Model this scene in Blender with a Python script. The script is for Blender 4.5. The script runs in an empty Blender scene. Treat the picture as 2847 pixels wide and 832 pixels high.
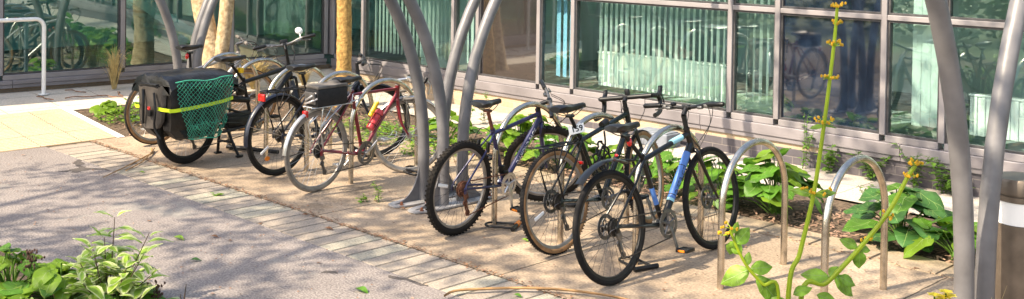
import bpy, bmesh, math, random
from mathutils import Vector, Matrix
R = math.radians
sc = bpy.context.scene
COL = sc.collection
rnd = random.Random(7)

# ------------------------------------------------------------------ materials
def newmat(name):
    m = bpy.data.materials.new(name); m.use_nodes = True
    nt = m.node_tree
    return m, nt, nt.nodes['Principled BSDF'], nt.nodes, nt.links
def rgb(c, k=1.0): return (min(1, c[0]*k), min(1, c[1]*k), min(1, c[2]*k), 1)
def pm(name, c, rough=.5, metal=0., var=.15, scale=15., bump=0., bscale=60., c2=None, world=False, spec=.5, coat=0., detail=4, lo=.35, hi=.65):
    m, nt, b, N, L = newmat(name)
    b.inputs['Roughness'].default_value = rough; b.inputs['Metallic'].default_value = metal
    b.inputs['Specular IOR Level'].default_value = spec; b.inputs['Coat Weight'].default_value = coat; b.inputs['Coat IOR'].default_value = 2.1 if coat>=.9 else 1.5
    tc = N.new('ShaderNodeTexCoord'); src = tc.outputs['Object']
    if world:
        g = N.new('ShaderNodeNewGeometry'); src = g.outputs['Position']
    n = N.new('ShaderNodeTexNoise'); n.inputs['Scale'].default_value = scale; n.inputs['Detail'].default_value = detail
    L.new(src, n.inputs['Vector'])
    r = N.new('ShaderNodeValToRGB'); r.color_ramp.elements[0].position = lo; r.color_ramp.elements[1].position = hi
    r.color_ramp.elements[0].color = rgb(c, 1-var); r.color_ramp.elements[1].color = rgb(c2 or c, 1+var if not c2 else 1)
    L.new(n.outputs['Fac'], r.inputs['Fac']); L.new(r.outputs['Color'], b.inputs['Base Color'])
    if bump:
        n2 = N.new('ShaderNodeTexNoise'); n2.inputs['Scale'].default_value = bscale; n2.inputs['Detail'].default_value = 3
        L.new(src, n2.inputs['Vector'])
        bp = N.new('ShaderNodeBump'); bp.inputs['Strength'].default_value = bump; bp.inputs['Distance'].default_value = .01
        L.new(n2.outputs['Fac'], bp.inputs['Height']); L.new(bp.outputs['Normal'], b.inputs['Normal'])
    return m
def leafmat(name, c, var=.35, trans=.45, scale=9., rough=.45):
    m, nt, b, N, L = newmat(name)
    b.inputs['Roughness'].default_value = rough; b.inputs['Specular IOR Level'].default_value = .35
    g = N.new('ShaderNodeNewGeometry')
    n = N.new('ShaderNodeTexNoise'); n.inputs['Scale'].default_value = scale; n.inputs['Detail'].default_value = 3
    L.new(g.outputs['Position'], n.inputs['Vector'])
    r = N.new('ShaderNodeValToRGB'); r.color_ramp.elements[0].position = .3; r.color_ramp.elements[1].position = .7
    r.color_ramp.elements[0].color = rgb(c, 1-var); r.color_ramp.elements[1].color = rgb(c, 1+var)
    L.new(n.outputs['Fac'], r.inputs['Fac']); L.new(r.outputs['Color'], b.inputs['Base Color'])
    t = N.new('ShaderNodeBsdfTranslucent'); L.new(r.outputs['Color'], t.inputs['Color'])
    mx = N.new('ShaderNodeMixShader'); mx.inputs[0].default_value = trans
    L.new(b.outputs[0], mx.inputs[1]); L.new(t.outputs[0], mx.inputs[2])
    L.new(mx.outputs[0], N['Material Output'].inputs['Surface'])
    return m
def ground_mat(name, c, c2, speck, big=.9, fine=90., joints=None, jc=(.05,.045,.04), stain=.35, bump=.5, rough=.9):
    """aggregate surface: broad stains + fine speckle + optional straight joints (list of (axis, offset, period, width))"""
    m, nt, b, N, L = newmat(name)
    b.inputs['Roughness'].default_value = rough; b.inputs['Specular IOR Level'].default_value = .25
    g = N.new('ShaderNodeNewGeometry'); P = g.outputs['Position']
    n1 = N.new('ShaderNodeTexNoise'); n1.inputs['Scale'].default_value = big; n1.inputs['Detail'].default_value = 6; n1.inputs['Roughness'].default_value = .65
    L.new(P, n1.inputs['Vector'])
    r1 = N.new('ShaderNodeValToRGB'); r1.color_ramp.elements[0].position = .5-stain*.5; r1.color_ramp.elements[1].position = .5+stain*.5
    r1.color_ramp.elements[0].color = rgb(c); r1.color_ramp.elements[1].color = rgb(c2); L.new(n1.outputs['Fac'], r1.inputs['Fac'])
    n2 = N.new('ShaderNodeTexNoise'); n2.inputs['Scale'].default_value = fine; n2.inputs['Detail'].default_value = 2; L.new(P, n2.inputs['Vector'])
    r2 = N.new('ShaderNodeValToRGB'); r2.color_ramp.elements[0].position = .33; r2.color_ramp.elements[1].position = .68
    r2.color_ramp.elements[0].color = (1-speck, 1-speck, 1-speck, 1); r2.color_ramp.elements[1].color = (1+speck, 1+speck, 1+speck, 1)
    L.new(n2.outputs['Fac'], r2.inputs['Fac'])
    mu = N.new('ShaderNodeMix'); mu.data_type = 'RGBA'; mu.blend_type = 'MULTIPLY'; mu.inputs[0].default_value = 1
    L.new(r1.outputs[0], mu.inputs[6]); L.new(r2.outputs[0], mu.inputs[7])
    out = mu.outputs[2]
    h = n2.outputs['Fac']
    if joints:
        sp = N.new('ShaderNodeSeparateXYZ'); L.new(P, sp.inputs[0])
        wob = N.new('ShaderNodeTexNoise'); wob.inputs['Scale'].default_value = 7; L.new(P, wob.inputs['Vector'])
        for ax, off, per, wd in joints:
            a = N.new('ShaderNodeMath'); a.operation = 'ADD'; L.new(sp.outputs[ax], a.inputs[0]); a.inputs[1].default_value = -off
            w = N.new('ShaderNodeMath'); w.operation = 'MULTIPLY_ADD'; L.new(wob.outputs['Fac'], w.inputs[0]); w.inputs[1].default_value = .02; L.new(a.outputs[0], w.inputs[2])
            pp = N.new('ShaderNodeMath'); pp.operation = 'PINGPONG'; L.new(w.outputs[0], pp.inputs[0]); pp.inputs[1].default_value = per/2
            lt = N.new('ShaderNodeMath'); lt.operation = 'LESS_THAN'; L.new(pp.outputs[0], lt.inputs[0]); lt.inputs[1].default_value = wd/2
            mj = N.new('ShaderNodeMix'); mj.data_type = 'RGBA'; L.new(lt.outputs[0], mj.inputs[0]); L.new(out, mj.inputs[6]); mj.inputs[7].default_value = rgb(jc)
            out = mj.outputs[2]
    L.new(out, b.inputs['Base Color'])
    if bump:
        bp = N.new('ShaderNodeBump'); bp.inputs['Strength'].default_value = bump; bp.inputs['Distance'].default_value = .006
        L.new(h, bp.inputs['Height']); L.new(bp.outputs['Normal'], b.inputs['Normal'])
    return m
def brick_mat(name, c1, c2, mortar, axis=0, bw=.225, bh=.075):
    m, nt, b, N, L = newmat(name)
    b.inputs['Roughness'].default_value = .85
    g = N.new('ShaderNodeNewGeometry'); sp = N.new('ShaderNodeSeparateXYZ'); L.new(g.outputs['Position'], sp.inputs[0])
    cb = N.new('ShaderNodeCombineXYZ'); L.new(sp.outputs[axis], cb.inputs[0]); L.new(sp.outputs[2], cb.inputs[1])
    br = N.new('ShaderNodeTexBrick'); L.new(cb.outputs[0], br.inputs['Vector'])
    br.inputs['Scale'].default_value = 1; br.inputs['Brick Width'].default_value = bw; br.inputs['Row Height'].default_value = bh
    br.inputs['Mortar Size'].default_value = .005; br.inputs['Mortar Smooth'].default_value = .3
    br.inputs['Color1'].default_value = rgb(c1); br.inputs['Color2'].default_value = rgb(c2); br.inputs['Mortar'].default_value = rgb(mortar)
    n = N.new('ShaderNodeTexNoise'); n.inputs['Scale'].default_value = 35; n.inputs['Detail'].default_value = 4; L.new(g.outputs['Position'], n.inputs['Vector'])
    r = N.new('ShaderNodeValToRGB'); r.color_ramp.elements[0].color = (.7,.7,.7,1); r.color_ramp.elements[1].color = (1.15,1.15,1.15,1); L.new(n.outputs['Fac'], r.inputs[0])
    mu = N.new('ShaderNodeMix'); mu.data_type = 'RGBA'; mu.blend_type = 'MULTIPLY'; mu.inputs[0].default_value = 1
    L.new(br.outputs['Color'], mu.inputs[6]); L.new(r.outputs[0], mu.inputs[7]); L.new(mu.outputs[2], b.inputs['Base Color'])
    bp = N.new('ShaderNodeBump'); bp.inputs['Strength'].default_value = .6; bp.inputs['Distance'].default_value = .006; bp.invert = True
    L.new(br.outputs['Fac'], bp.inputs['Height']); L.new(bp.outputs['Normal'], b.inputs['Normal'])
    return m
def glass_mat(name, tint, refl=2.0):
    m, nt, b, N, L = newmat(name)
    N.remove(b)
    tr = N.new('ShaderNodeBsdfTransparent'); tr.inputs[0].default_value = rgb(tint)
    gl = N.new('ShaderNodeBsdfGlossy'); gl.inputs['Roughness'].default_value = .012; gl.inputs['Color'].default_value = (.78,.98,.95,1)
    g = N.new('ShaderNodeNewGeometry'); n = N.new('ShaderNodeTexNoise'); n.inputs['Scale'].default_value = 1.3; n.inputs['Detail'].default_value = 0
    L.new(g.outputs['Position'], n.inputs['Vector'])
    bp = N.new('ShaderNodeBump'); bp.inputs['Strength'].default_value = .12; bp.inputs['Distance'].default_value = .02
    L.new(n.outputs['Fac'], bp.inputs['Height']); L.new(bp.outputs['Normal'], gl.inputs['Normal'])
    lw = N.new('ShaderNodeLayerWeight'); lw.inputs['Blend'].default_value = .5
    pw = N.new('ShaderNodeMath'); pw.operation = 'POWER'; L.new(lw.outputs['Facing'], pw.inputs[0]); pw.inputs[1].default_value = 3.
    fr = N.new('ShaderNodeMath'); fr.operation = 'MULTIPLY_ADD'; L.new(pw.outputs[0], fr.inputs[0]); fr.inputs[1].default_value = .8; fr.inputs[2].default_value = refl
    mx = N.new('ShaderNodeMixShader'); L.new(fr.outputs[0], mx.inputs[0]); L.new(tr.outputs[0], mx.inputs[1]); L.new(gl.outputs[0], mx.inputs[2])
    L.new(mx.outputs[0], N['Material Output'].inputs['Surface'])
    return m

M = {}
M['asphalt'] = ground_mat('asphalt', (.172,.149,.138), (.248,.217,.200), .40, .7, 75., stain=.45, bump=1.)
def crack(m, sc_, wid, col, mixf=.8):
    nt=m.node_tree; N=nt.nodes; L=nt.links; b=N['Principled BSDF']; src=b.inputs['Base Color'].links[0].from_socket
    g=N.new('ShaderNodeNewGeometry'); ns=N.new('ShaderNodeTexNoise'); ns.inputs['Scale'].default_value=2.2; ns.inputs['Detail'].default_value=5; L.new(g.outputs['Position'],ns.inputs['Vector'])
    ad=N.new('ShaderNodeMix'); ad.data_type='VECTOR'; ad.inputs[0].default_value=.35; L.new(g.outputs['Position'],ad.inputs[4]); L.new(ns.outputs['Color'],ad.inputs[5])
    v=N.new('ShaderNodeTexVoronoi'); v.feature='DISTANCE_TO_EDGE'; v.inputs['Scale'].default_value=sc_; L.new(ad.outputs[1],v.inputs['Vector'])
    lt=N.new('ShaderNodeMath'); lt.operation='LESS_THAN'; L.new(v.outputs['Distance'],lt.inputs[0]); lt.inputs[1].default_value=wid
    n3=N.new('ShaderNodeTexNoise'); n3.inputs['Scale'].default_value=.9; n3.inputs['Detail'].default_value=2; L.new(g.outputs['Position'],n3.inputs['Vector'])
    gt=N.new('ShaderNodeMath'); gt.operation='GREATER_THAN'; L.new(n3.outputs['Fac'],gt.inputs[0]); gt.inputs[1].default_value=.52
    mu=N.new('ShaderNodeMath'); mu.operation='MULTIPLY'; L.new(lt.outputs[0],mu.inputs[0]); L.new(gt.outputs[0],mu.inputs[1])
    m2=N.new('ShaderNodeMath'); m2.operation='MULTIPLY'; L.new(mu.outputs[0],m2.inputs[0]); m2.inputs[1].default_value=mixf
    mx=N.new('ShaderNodeMix'); mx.data_type='RGBA'; L.new(m2.outputs[0],mx.inputs[0]); L.new(src,mx.inputs[6]); mx.inputs[7].default_value=rgb(col); L.new(mx.outputs[2],b.inputs['Base Color'])
def spots(m, sc_, thr, col, mixf=.6):
    nt=m.node_tree; N=nt.nodes; L=nt.links; b=N['Principled BSDF']; src=b.inputs['Base Color'].links[0].from_socket
    g=N.new('ShaderNodeNewGeometry'); n=N.new('ShaderNodeTexNoise'); n.inputs['Scale'].default_value=sc_; n.inputs['Detail'].default_value=5; n.inputs['Roughness'].default_value=.7; L.new(g.outputs['Position'],n.inputs['Vector'])
    r=N.new('ShaderNodeMapRange'); r.inputs['From Min'].default_value=thr; r.inputs['From Max'].default_value=thr+.08; r.inputs['To Max'].default_value=mixf; L.new(n.outputs['Fac'],r.inputs['Value'])
    mx=N.new('ShaderNodeMix'); mx.data_type='RGBA'; L.new(r.outputs[0],mx.inputs[0]); L.new(src,mx.inputs[6]); mx.inputs[7].default_value=rgb(col); L.new(mx.outputs[2],b.inputs['Base Color'])
crack(M['asphalt'],.55,.012,(.05,.042,.038)); spots(M['asphalt'],1.1,.60,(.285,.27,.235),.5); spots(M['asphalt'],2.3,.64,(.09,.078,.074),.5)
M['slab'] = ground_mat('concrete_slab', (.185,.138,.096), (.375,.290,.210), .28, 1.3, 60., joints=[(0,-6.72,1.95,.012)], jc=(.07,.055,.04), stain=.42)
spots(M['slab'],2.1,.58,(.10,.075,.052),.6); spots(M['slab'],26.,.70,(.06,.048,.038),.7); spots(M['slab'],3.3,.64,(.40,.34,.26),.4)
M['paver'] = ground_mat('paver', (.24,.20,.165), (.33,.28,.225), .22, 1.6, 80., stain=.5)
M['paver2'] = ground_mat('paver_greenish', (.26,.24,.19), (.325,.295,.235), .25, 1.6, 80., stain=.5)
M['edging'] = ground_mat('edging_block', (.23,.175,.12), (.33,.26,.18), .2, 2., 70., stain=.5)
M['footpath'] = ground_mat('footpath', (.33,.285,.245), (.45,.40,.35), .2, 1.5, 60., joints=[(0,-3.2,.6,.008),(1,8.75,.6,.007)], jc=(.12,.10,.08), stain=.5)
M['paving'] = ground_mat('entrance_paving', (.46,.40,.33), (.56,.50,.43), .12, 1.2, 50., joints=[(0,-12.1,.6,.009),(1,5.05,.6,.009)], jc=(.22,.17,.12), stain=.5)
M['soil'] = ground_mat('soil', (.06,.042,.03), (.13,.092,.062), .5, 3., 45., stain=.5, bump=1.)
M['grass_ground'] = ground_mat('rough_grass', (.05,.075,.025), (.10,.12,.05), .5, .8, 30., stain=.5)
M['joint'] = pm('joint_dirt', (.155,.125,.09), .95, var=.4, scale=12, world=True)
M['tactile'] = ground_mat('tactile_buff', (.50,.39,.25), (.62,.50,.34), .15, 1.2, 55., joints=[(0,-10.62,.4,.006),(1,5.05,.4,.006)], jc=(.16,.11,.07), stain=.5)
M['groove'] = pm('shaded_buff_groove', (.24,.165,.09), .95, var=.3, scale=6, world=True)  # darker buff painted into the grooves in place of shading between ribs
M['steel'] = pm('brushed_stainless', (.56,.50,.42), .27, 1., var=.25, scale=14, bump=.06, bscale=200, detail=8)
M['greypaint'] = pm('grey_painted_steel', (.128,.122,.124), .42, 0., var=.38, scale=5, bump=.12, bscale=40, detail=9, lo=.25, hi=.75)
M['plate'] = pm('galvanised_plate', (.36,.35,.345), .5, .35, var=.2, scale=12)
M['rust'] = pm('rusty_bolt', (.17,.06,.03), .85, .2, var=.4, scale=60)
M['alu'] = pm('window_frame_paint', (.235,.215,.218), .45, .1, var=.22, scale=2.3, detail=9, lo=.25, hi=.75)
M['sill'] = pm('sill_panel_paint', (.19,.172,.178), .5, .1, var=.30, scale=2.6, detail=9, lo=.25, hi=.75)
M['gasket'] = pm('rubber_gasket', (.045,.042,.044), .6, 0, var=.3, scale=20)
M['brick'] = brick_mat('buff_brick', (.47,.355,.235), (.38,.28,.185), (.40,.34,.27), 0)
M['brick_dark'] = brick_mat('dark_grey_brick', (.075,.068,.078), (.105,.09,.095), (.17,.15,.14), 0)
M['brick_left'] = brick_mat('brown_brick', (.24,.17,.11), (.19,.13,.09), (.22,.18,.14), 1)
M['glass'] = glass_mat('tinted_glass', (.80,.955,.925), .23)
M['glass_dark'] = glass_mat('tinted_glass_green', (.50,.83,.77), .24)
M['panel'] = pm('navy_spandrel', (.010,.019,.036), .05, 0, var=.2, scale=2, spec=.9, coat=.95)
M['panel2'] = pm('graphite_spandrel', (.030,.025,.024), .06, 0, var=.2, scale=2, spec=1., coat=1.)
M['blind'] = leafmat('blind_fabric', (.70,.78,.75), .06, .35, 8., .8)
M['blindblue'] = pm('blind_fabric_blue', (.22,.44,.62), .8, var=.06, scale=8)
M['interior'] = pm('interior_wall', (.62,.72,.70), .9, var=.1, scale=2)
M['interior_floor'] = pm('interior_carpet', (.30,.36,.36), .95, var=.2, scale=8)
M['radiator'] = pm('radiator_enamel', (.80,.80,.77), .35, var=.03, scale=5)
M['roofing'] = pm('roof_felt', (.12,.12,.12), .9, var=.2, scale=3)
M['white'] = pm('white_paint', (.74,.72,.69), .4, var=.06, scale=9)
M['lens'] = pm('opal_lens', (.80,.79,.76), .3, var=.03, scale=9)
M['bronze'] = pm('bronze_paint', (.135,.105,.08), .45, .5, var=.25, scale=8)
# bicycle materials
M['rubber'] = pm('tyre_rubber', (.010,.009,.0085), .8, var=.35, scale=25, bump=.2, bscale=120, spec=.25)
M['rubber_dusty'] = pm('dusty_rubber', (.034,.027,.021), .9, var=.45, scale=18, c2=(.016,.014,.012), spec=.2)
M['tan'] = pm('tan_sidewall', (.26,.135,.055), .75, var=.3, scale=20)
M['greytyre'] = pm('worn_grey_tyre', (.20,.165,.13), .85, var=.3, scale=14)
M['black'] = pm('black_plastic', (.006,.006,.0065), .42, var=.3, scale=25, spec=.35)
M['blackpaint'] = pm('gloss_black_paint', (.004,.0045,.005), .28, var=.2, scale=10, coat=.15, spec=.4)
M['greenblack'] = pm('dark_green_black_paint', (.004,.008,.007), .26, var=.2, scale=10, coat=.2, spec=.4)
M['leather'] = pm('saddle_vinyl', (.006,.006,.0065), .42, var=.25, scale=30, bump=.1, bscale=120)
M['alloy'] = pm('bright_alloy', (.58,.57,.55), .3, .9, var=.15, scale=25)
M['alloydark'] = pm('dark_alloy', (.16,.155,.15), .4, .8, var=.25, scale=30)
M['chainmetal'] = pm('oily_chain', (.07,.06,.05), .5, .7, var=.4, scale=70)
M['rustchain'] = pm('rusty_chain', (.14,.055,.030), .75, .3, var=.4, scale=60)
M['rimblack'] = pm('black_rim', (.014,.0135,.0135), .4, .4, var=.2, scale=15)
M['rimgrey'] = pm('grey_rim', (.30,.28,.26), .45, .7, var=.2, scale=15)
M['spoke'] = pm('steel_spoke', (.45,.44,.42), .35, .9, var=.1)
M['spokeblack'] = pm('black_spoke', (.03,.03,.03), .4, .5, var=.1)
M['red'] = pm('red_frame_paint', (.17,.008,.016), .28, var=.25, scale=7, coat=.5)
M['purple'] = pm('purple_blue_paint', (.018,.018,.068), .35, .15, var=.2, scale=9, coat=.3)
M['silverpaint'] = pm('silver_paint', (.42,.39,.37), .35, .5, var=.08)
M['darkblue'] = pm('midnight_blue_paint', (.006,.008,.018), .32, var=.2, coat=.15)
M['skyblue'] = pm('sky_blue_decal', (.055,.155,.42), .4, var=.12, scale=14)
M['palecyan'] = pm('pale_cyan_decal', (.25,.52,.62), .4, var=.1)
M['redplastic'] = pm('red_reflector', (.55,.012,.010), .2, var=.2, scale=60, coat=.5)
M['orange'] = pm('orange_plastic', (.62,.17,.012), .4, var=.15, scale=40)
M['yellow'] = pm('yellow_plastic', (.72,.42,.012), .4, var=.15, scale=40)
M['bottle'] = pm('red_bottle', (.62,.05,.055), .35, var=.15, scale=20)
M['hiviz'] = pm('lime_reflective', (.62,.78,.02), .5, var=.08)
M['tarp'] = pm('black_tarpaulin', (.008,.0075,.0075), .36, var=.5, scale=7, bump=1., bscale=14, c2=(.020,.018,.016), spec=.4)
M['tarpdust'] = pm('dusty_tarpaulin', (.05,.042,.036), .5, var=.4, scale=5, bump=.6, bscale=8)
M['net'] = pm('green_net_cord', (.035,.36,.225), .7, var=.2, scale=20)
M['bagfabric'] = pm('black_bag_fabric', (.013,.0115,.0115), .85, var=.3, scale=30, bump=.3, bscale=150)
M['greyfabric'] = pm('grey_bag_fabric', (.12,.105,.09), .8, var=.35, scale=15)
M['galv'] = pm('silver_mudguard', (.52,.50,.47), .3, .8, var=.2, scale=9)
M['letter'] = pm('white_lettering', (.55,.55,.58), .5, var=.1)
M['letterdark'] = pm('dark_lettering', (.012,.02,.06), .5, var=.1)
M['tag'] = pm('paper_tag', (.78,.77,.73), .7, var=.05)
M['rustypost'] = pm('rusty_seatpost', (.17,.055,.03), .7, .3, var=.3, scale=40)
M['block'] = pm('blue_grey_block', (.15,.165,.195), .7, var=.15, scale=10)
# vegetation
M['bigleaf'] = leafmat('big_leaf', (.085,.215,.022), .4, .42, 7.)
M['bigleaf2'] = leafmat('big_leaf_yellowish', (.17,.30,.025), .3, .5, 7.)
M['vein'] = leafmat('leaf_vein', (.27,.38,.12), .15, .3, 9.)
M['darkleaf'] = leafmat('glossy_dark_leaf', (.045,.13,.03), .4, .35, 9.)
M['crown'] = leafmat('tree_leaf', (.05,.105,.02), .4, .4, 2.)
M['weed'] = leafmat('weed_leaf', (.11,.22,.035), .4, .45, 12.)
M['lime'] = leafmat('lime_leaf', (.20,.36,.035), .5, .45, 45.)
M['cream'] = leafmat('cream_leaf_margin', (.62,.66,.34), .12, .45, 12.)
M['dogleaf'] = leafmat('variegated_leaf_green', (.30,.46,.07), .25, .45, 14.)
M['stemgreen'] = leafmat('green_stem', (.30,.40,.02), .25, .25, 9.)
M['stemdark'] = pm('brown_stem', (.10,.06,.035), .8, var=.3)
M['flower'] = leafmat('yellow_orange_flower', (.70,.42,.03), .35, .35, 60.)
M['yellowflower'] = leafmat('yellow_flower', (.80,.66,.06), .2, .4, 60.)
M['seed'] = pm('brown_seed_head', (.065,.030,.020), .9, var=.4, scale=60)
M['bark'] = pm('cordyline_bark', (.31,.175,.05), .95, var=.25, scale=26, bump=1., bscale=45, c2=(.47,.28,.09), detail=9)
M['barkpale'] = pm('pale_cordyline_bark', (.38,.26,.14), .95, var=.25, scale=20, bump=1., bscale=40, c2=(.55,.41,.25), detail=9)
M['treebark'] = pm('tree_bark', (.085,.065,.05), .95, var=.4, scale=6, bump=1., bscale=20)
M['straw'] = leafmat('dry_straw', (.55,.42,.19), .3, .3, 14.)
M['deadleaf'] = pm('dead_leaf', (.20,.095,.045), .85, var=.5, scale=30)
M['chips'] = pm('bark_chips', (.19,.105,.07), .9, var=.55, scale=8, world=True, c2=(.36,.22,.15))
M['palmleaf'] = pm('dry_palm_leaf', (.30,.17,.07), .8, var=.3, scale=12)
M['hedge'] = leafmat('hedge_leaf', (.035,.08,.02), .4, .3, 3.)

# ------------------------------------------------------------------ mesh builder
class MB:
    def __init__(s): s.v=[]; s.f=[]; s.m=[]; s.flat=set()
    def add(s, vs, fs, mi=0):
        o=len(s.v); s.v += [Vector(p) for p in vs]; s.f += [tuple(o+i for i in f) for f in fs]; s.m += [mi]*len(fs)
    def ring(s, c, a, b, n, mi): pass
    def tube(s, pts, r, n=8, closed=False, mi=0, cap=True, squash=None):
        pts=[Vector(p) for p in pts]; k=len(pts)
        rs=r if isinstance(r,(list,tuple)) else [r]*k
        tang=[]
        for i in range(k):
            if closed: t=pts[(i+1)%k]-pts[i-1]
            else: t=pts[min(i+1,k-1)]-pts[max(i-1,0)]
            tang.append(t.normalized() if t.length>1e-9 else Vector((0,0,1)))
        up=Vector((0,0,1)) if abs(tang[0].z)<.9 else Vector((1,0,0))
        a=(up-tang[0]*up.dot(tang[0])).normalized()
        vs=[]
        for i in range(k):
            t=tang[i]; a=(a-t*a.dot(t))
            a=a.normalized() if a.length>1e-6 else t.orthogonal().normalized()
            b=t.cross(a)
            for j in range(n):
                th=2*math.pi*j/n
                q=a*math.cos(th)+b*math.sin(th)
                if squash: q=Vector((q.x*squash[0],q.y*squash[1],q.z*squash[2]))
                vs.append(pts[i]+q*rs[i])
        fs=[]
        for i in range(k if closed else k-1):
            i2=(i+1)%k
            for j in range(n):
                j2=(j+1)%n; fs.append((i*n+j,i*n+j2,i2*n+j2,i2*n+j))
        if cap and not closed:
            fs.append(tuple(reversed(range(n)))); fs.append(tuple(range((k-1)*n,k*n)))
        s.add(vs,fs,mi)
    def box(s, c, size, rot=None, bevel=0., mi=0):
        c=Vector(c); hx,hy,hz=[q/2 for q in size]
        if bevel<=0:
            vs=[Vector((x,y,z)) for x in(-hx,hx) for y in(-hy,hy) for z in(-hz,hz)]
            fs=[(0,1,3,2),(4,6,7,5),(0,4,5,1),(2,3,7,6),(0,2,6,4),(1,5,7,3)]
        else:
            bm=bmesh.new(); bmesh.ops.create_cube(bm,size=1)
            for v in bm.verts: v.co=Vector((v.co.x*size[0],v.co.y*size[1],v.co.z*size[2]))
            bmesh.ops.bevel(bm,geom=list(bm.edges),offset=min(bevel,min(size)*.45),segments=2,affect='EDGES',profile=.5)
            bm.verts.index_update(); vs=[v.co.copy() for v in bm.verts]; fs=[tuple(v.index for v in f.verts) for f in bm.faces]; bm.free()
        if rot is not None: vs=[rot@v for v in vs]
        s.add([v+c for v in vs],fs,mi)
    def lathe(s, prof, c=(0,0,0), axis='z', n=24, mi=0, closed=False):
        """prof: list of (radius, height along the axis)"""
        c=Vector(c); vs=[]; k=len(prof)
        for (r,h) in prof:
            for j in range(n):
                th=2*math.pi*j/n; x,y=r*math.cos(th),r*math.sin(th)
                p=Vector((x,y,h)) if axis=='z' else (Vector((h,x,y)) if axis=='x' else Vector((y,h,x)))
                vs.append(c+p)
        fs=[]
        for i in range(k if closed else k-1):
            i2=(i+1)%k
            for j in range(n):
                j2=(j+1)%n; fs.append((i*n+j,i*n+j2,i2*n+j2,i2*n+j))
        if not closed:
            fs.append(tuple(reversed(range(n)))); fs.append(tuple(range((k-1)*n,k*n)))
        s.add(vs,fs,mi)
    def ell(s, c, rad, n=10, m=7, rot=None, mi=0):
        c=Vector(c); vs=[]; 
        for i in range(m+1):
            ph=math.pi*i/m
            for j in range(n):
                th=2*math.pi*j/n
                p=Vector((rad[0]*math.sin(ph)*math.cos(th),rad[1]*math.sin(ph)*math.sin(th),rad[2]*math.cos(ph)))
                vs.append(c+(rot@p if rot else p))
        fs=[]
        for i in range(m):
            for j in range(n):
                j2=(j+1)%n; fs.append((i*n+j,(i+1)*n+j,(i+1)*n+j2,i*n+j2))
        s.add(vs,fs,mi)
    def loft(s, rings, mi=0, cap=True):
        n=len(rings[0]); vs=[p for r in rings for p in r]; fs=[]
        for i in range(len(rings)-1):
            for j in range(n):
                j2=(j+1)%n; fs.append((i*n+j,i*n+j2,(i+1)*n+j2,(i+1)*n+j))
        if cap: fs.append(tuple(reversed(range(n)))); fs.append(tuple(range((len(rings)-1)*n,len(rings)*n)))
        s.add(vs,fs,mi)
    def xf(s, mat): s.v=[mat@p for p in s.v]; return s
    def build(s, name, mats, parent=None, smooth=True, loc=None):
        me=bpy.data.meshes.new(name); me.from_pydata([tuple(p) for p in s.v],[],s.f)
        if not isinstance(mats,(list,tuple)): mats=[mats]
        for m in mats: me.materials.append(m)
        me.polygons.foreach_set('material_index',s.m)
        if smooth:
            me.polygons.foreach_set('use_smooth',[True]*len(me.polygons)); me.update()
            try: me.set_sharp_from_angle(angle=R(38))
            except Exception: pass
        me.update(); o=bpy.data.objects.new(name,me); COL.objects.link(o)
        if parent: o.parent=parent
        if loc: o.location=loc
        return o
def tag(o,label=None,cat=None,group=None,kind=None):
    if label: o['label']=label
    if cat: o['category']=cat
    if group: o['group']=group
    if kind: o['kind']=kind
    return o
def thing(name,label,cat,loc=(0,0,0),rot=(0,0,0),group=None):
    o=bpy.data.objects.new(name,None); COL.objects.link(o); o.location=loc; o.rotation_euler=rot; o.empty_display_size=.1
    return tag(o,label,cat,group)
def arc(c,r,a0,a1,n,plane='yz',x=0.):
    out=[]
    for i in range(n+1):
        a=a0+(a1-a0)*i/n; p,q=r*math.cos(a),r*math.sin(a)
        out.append(Vector((x+c[0],c[1]+p,c[2]+q)) if plane=='yz' else (Vector((c[0]+p,c[1],c[2]+q)) if plane=='xz' else Vector((c[0]+p,c[1]+q,c[2]))))
    return out
def smoothpath(pts,n=6):
    pts=[Vector(p) for p in pts]; out=[]
    for i in range(len(pts)-1):
        p0=pts[max(i-1,0)];p1=pts[i];p2=pts[i+1];p3=pts[min(i+2,len(pts)-1)]
        for k in range(n):
            t=k/n; out.append(.5*((2*p1)+(p2-p0)*t+(2*p0-5*p1+4*p2-p3)*t*t+(3*p1-p0-3*p2+p3)*t**3))
    out.append(pts[-1]); return out

# ------------------------------------------------------------------ camera (fitted to the bike-hoop row) and light
def cam_axes():
    yw,pi,ro=.7818,.0199,.0148
    f=Vector((-math.sin(yw)*math.cos(pi),math.cos(yw)*math.cos(pi),-math.sin(pi))); r=Vector((math.cos(yw),math.sin(yw),0)); u=r.cross(f)
    return math.cos(ro)*r+math.sin(ro)*u, -math.sin(ro)*r+math.cos(ro)*u, f
cr,cu,cf=cam_axes()
cd=bpy.data.cameras.new('camera'); cam=bpy.data.objects.new('camera',cd); COL.objects.link(cam)
mw=Matrix((cr,cu,-cf)).transposed().to_4x4(); mw.translation=Vector((0,0,2.12)); cam.matrix_world=mw
cd.sensor_width=36; cd.lens=3010.4/2847*36; cd.shift_y=-533/2847; cd.clip_start=.05; cd.clip_end=2000
sc.camera=cam
SUN_E=R(46); SAZ=(-.26,-.966)
sd=Vector((SAZ[0]*math.cos(SUN_E),SAZ[1]*math.cos(SUN_E),math.sin(SUN_E)))
sl=bpy.data.lights.new('sun','SUN'); sl.energy=3.3; sl.angle=R(.55); sl.color=(1,.93,.80)
so=bpy.data.objects.new('sun',sl); COL.objects.link(so); so.rotation_euler=sd.to_track_quat('Z','Y').to_euler(); so.location=(0,0,20)
w=bpy.data.worlds.new('World'); sc.world=w; w.use_nodes=True
sk=w.node_tree.nodes.new('ShaderNodeTexSky'); sk.sky_type='NISHITA'; sk.sun_disc=False; sk.sun_elevation=SUN_E; sk.sun_rotation=math.atan2(SAZ[0],SAZ[1]); sk.dust_density=2.0
bg=w.node_tree.nodes['Background']; bg.inputs[1].default_value=.15; w.node_tree.links.new(sk.outputs[0],bg.inputs[0])
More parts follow.
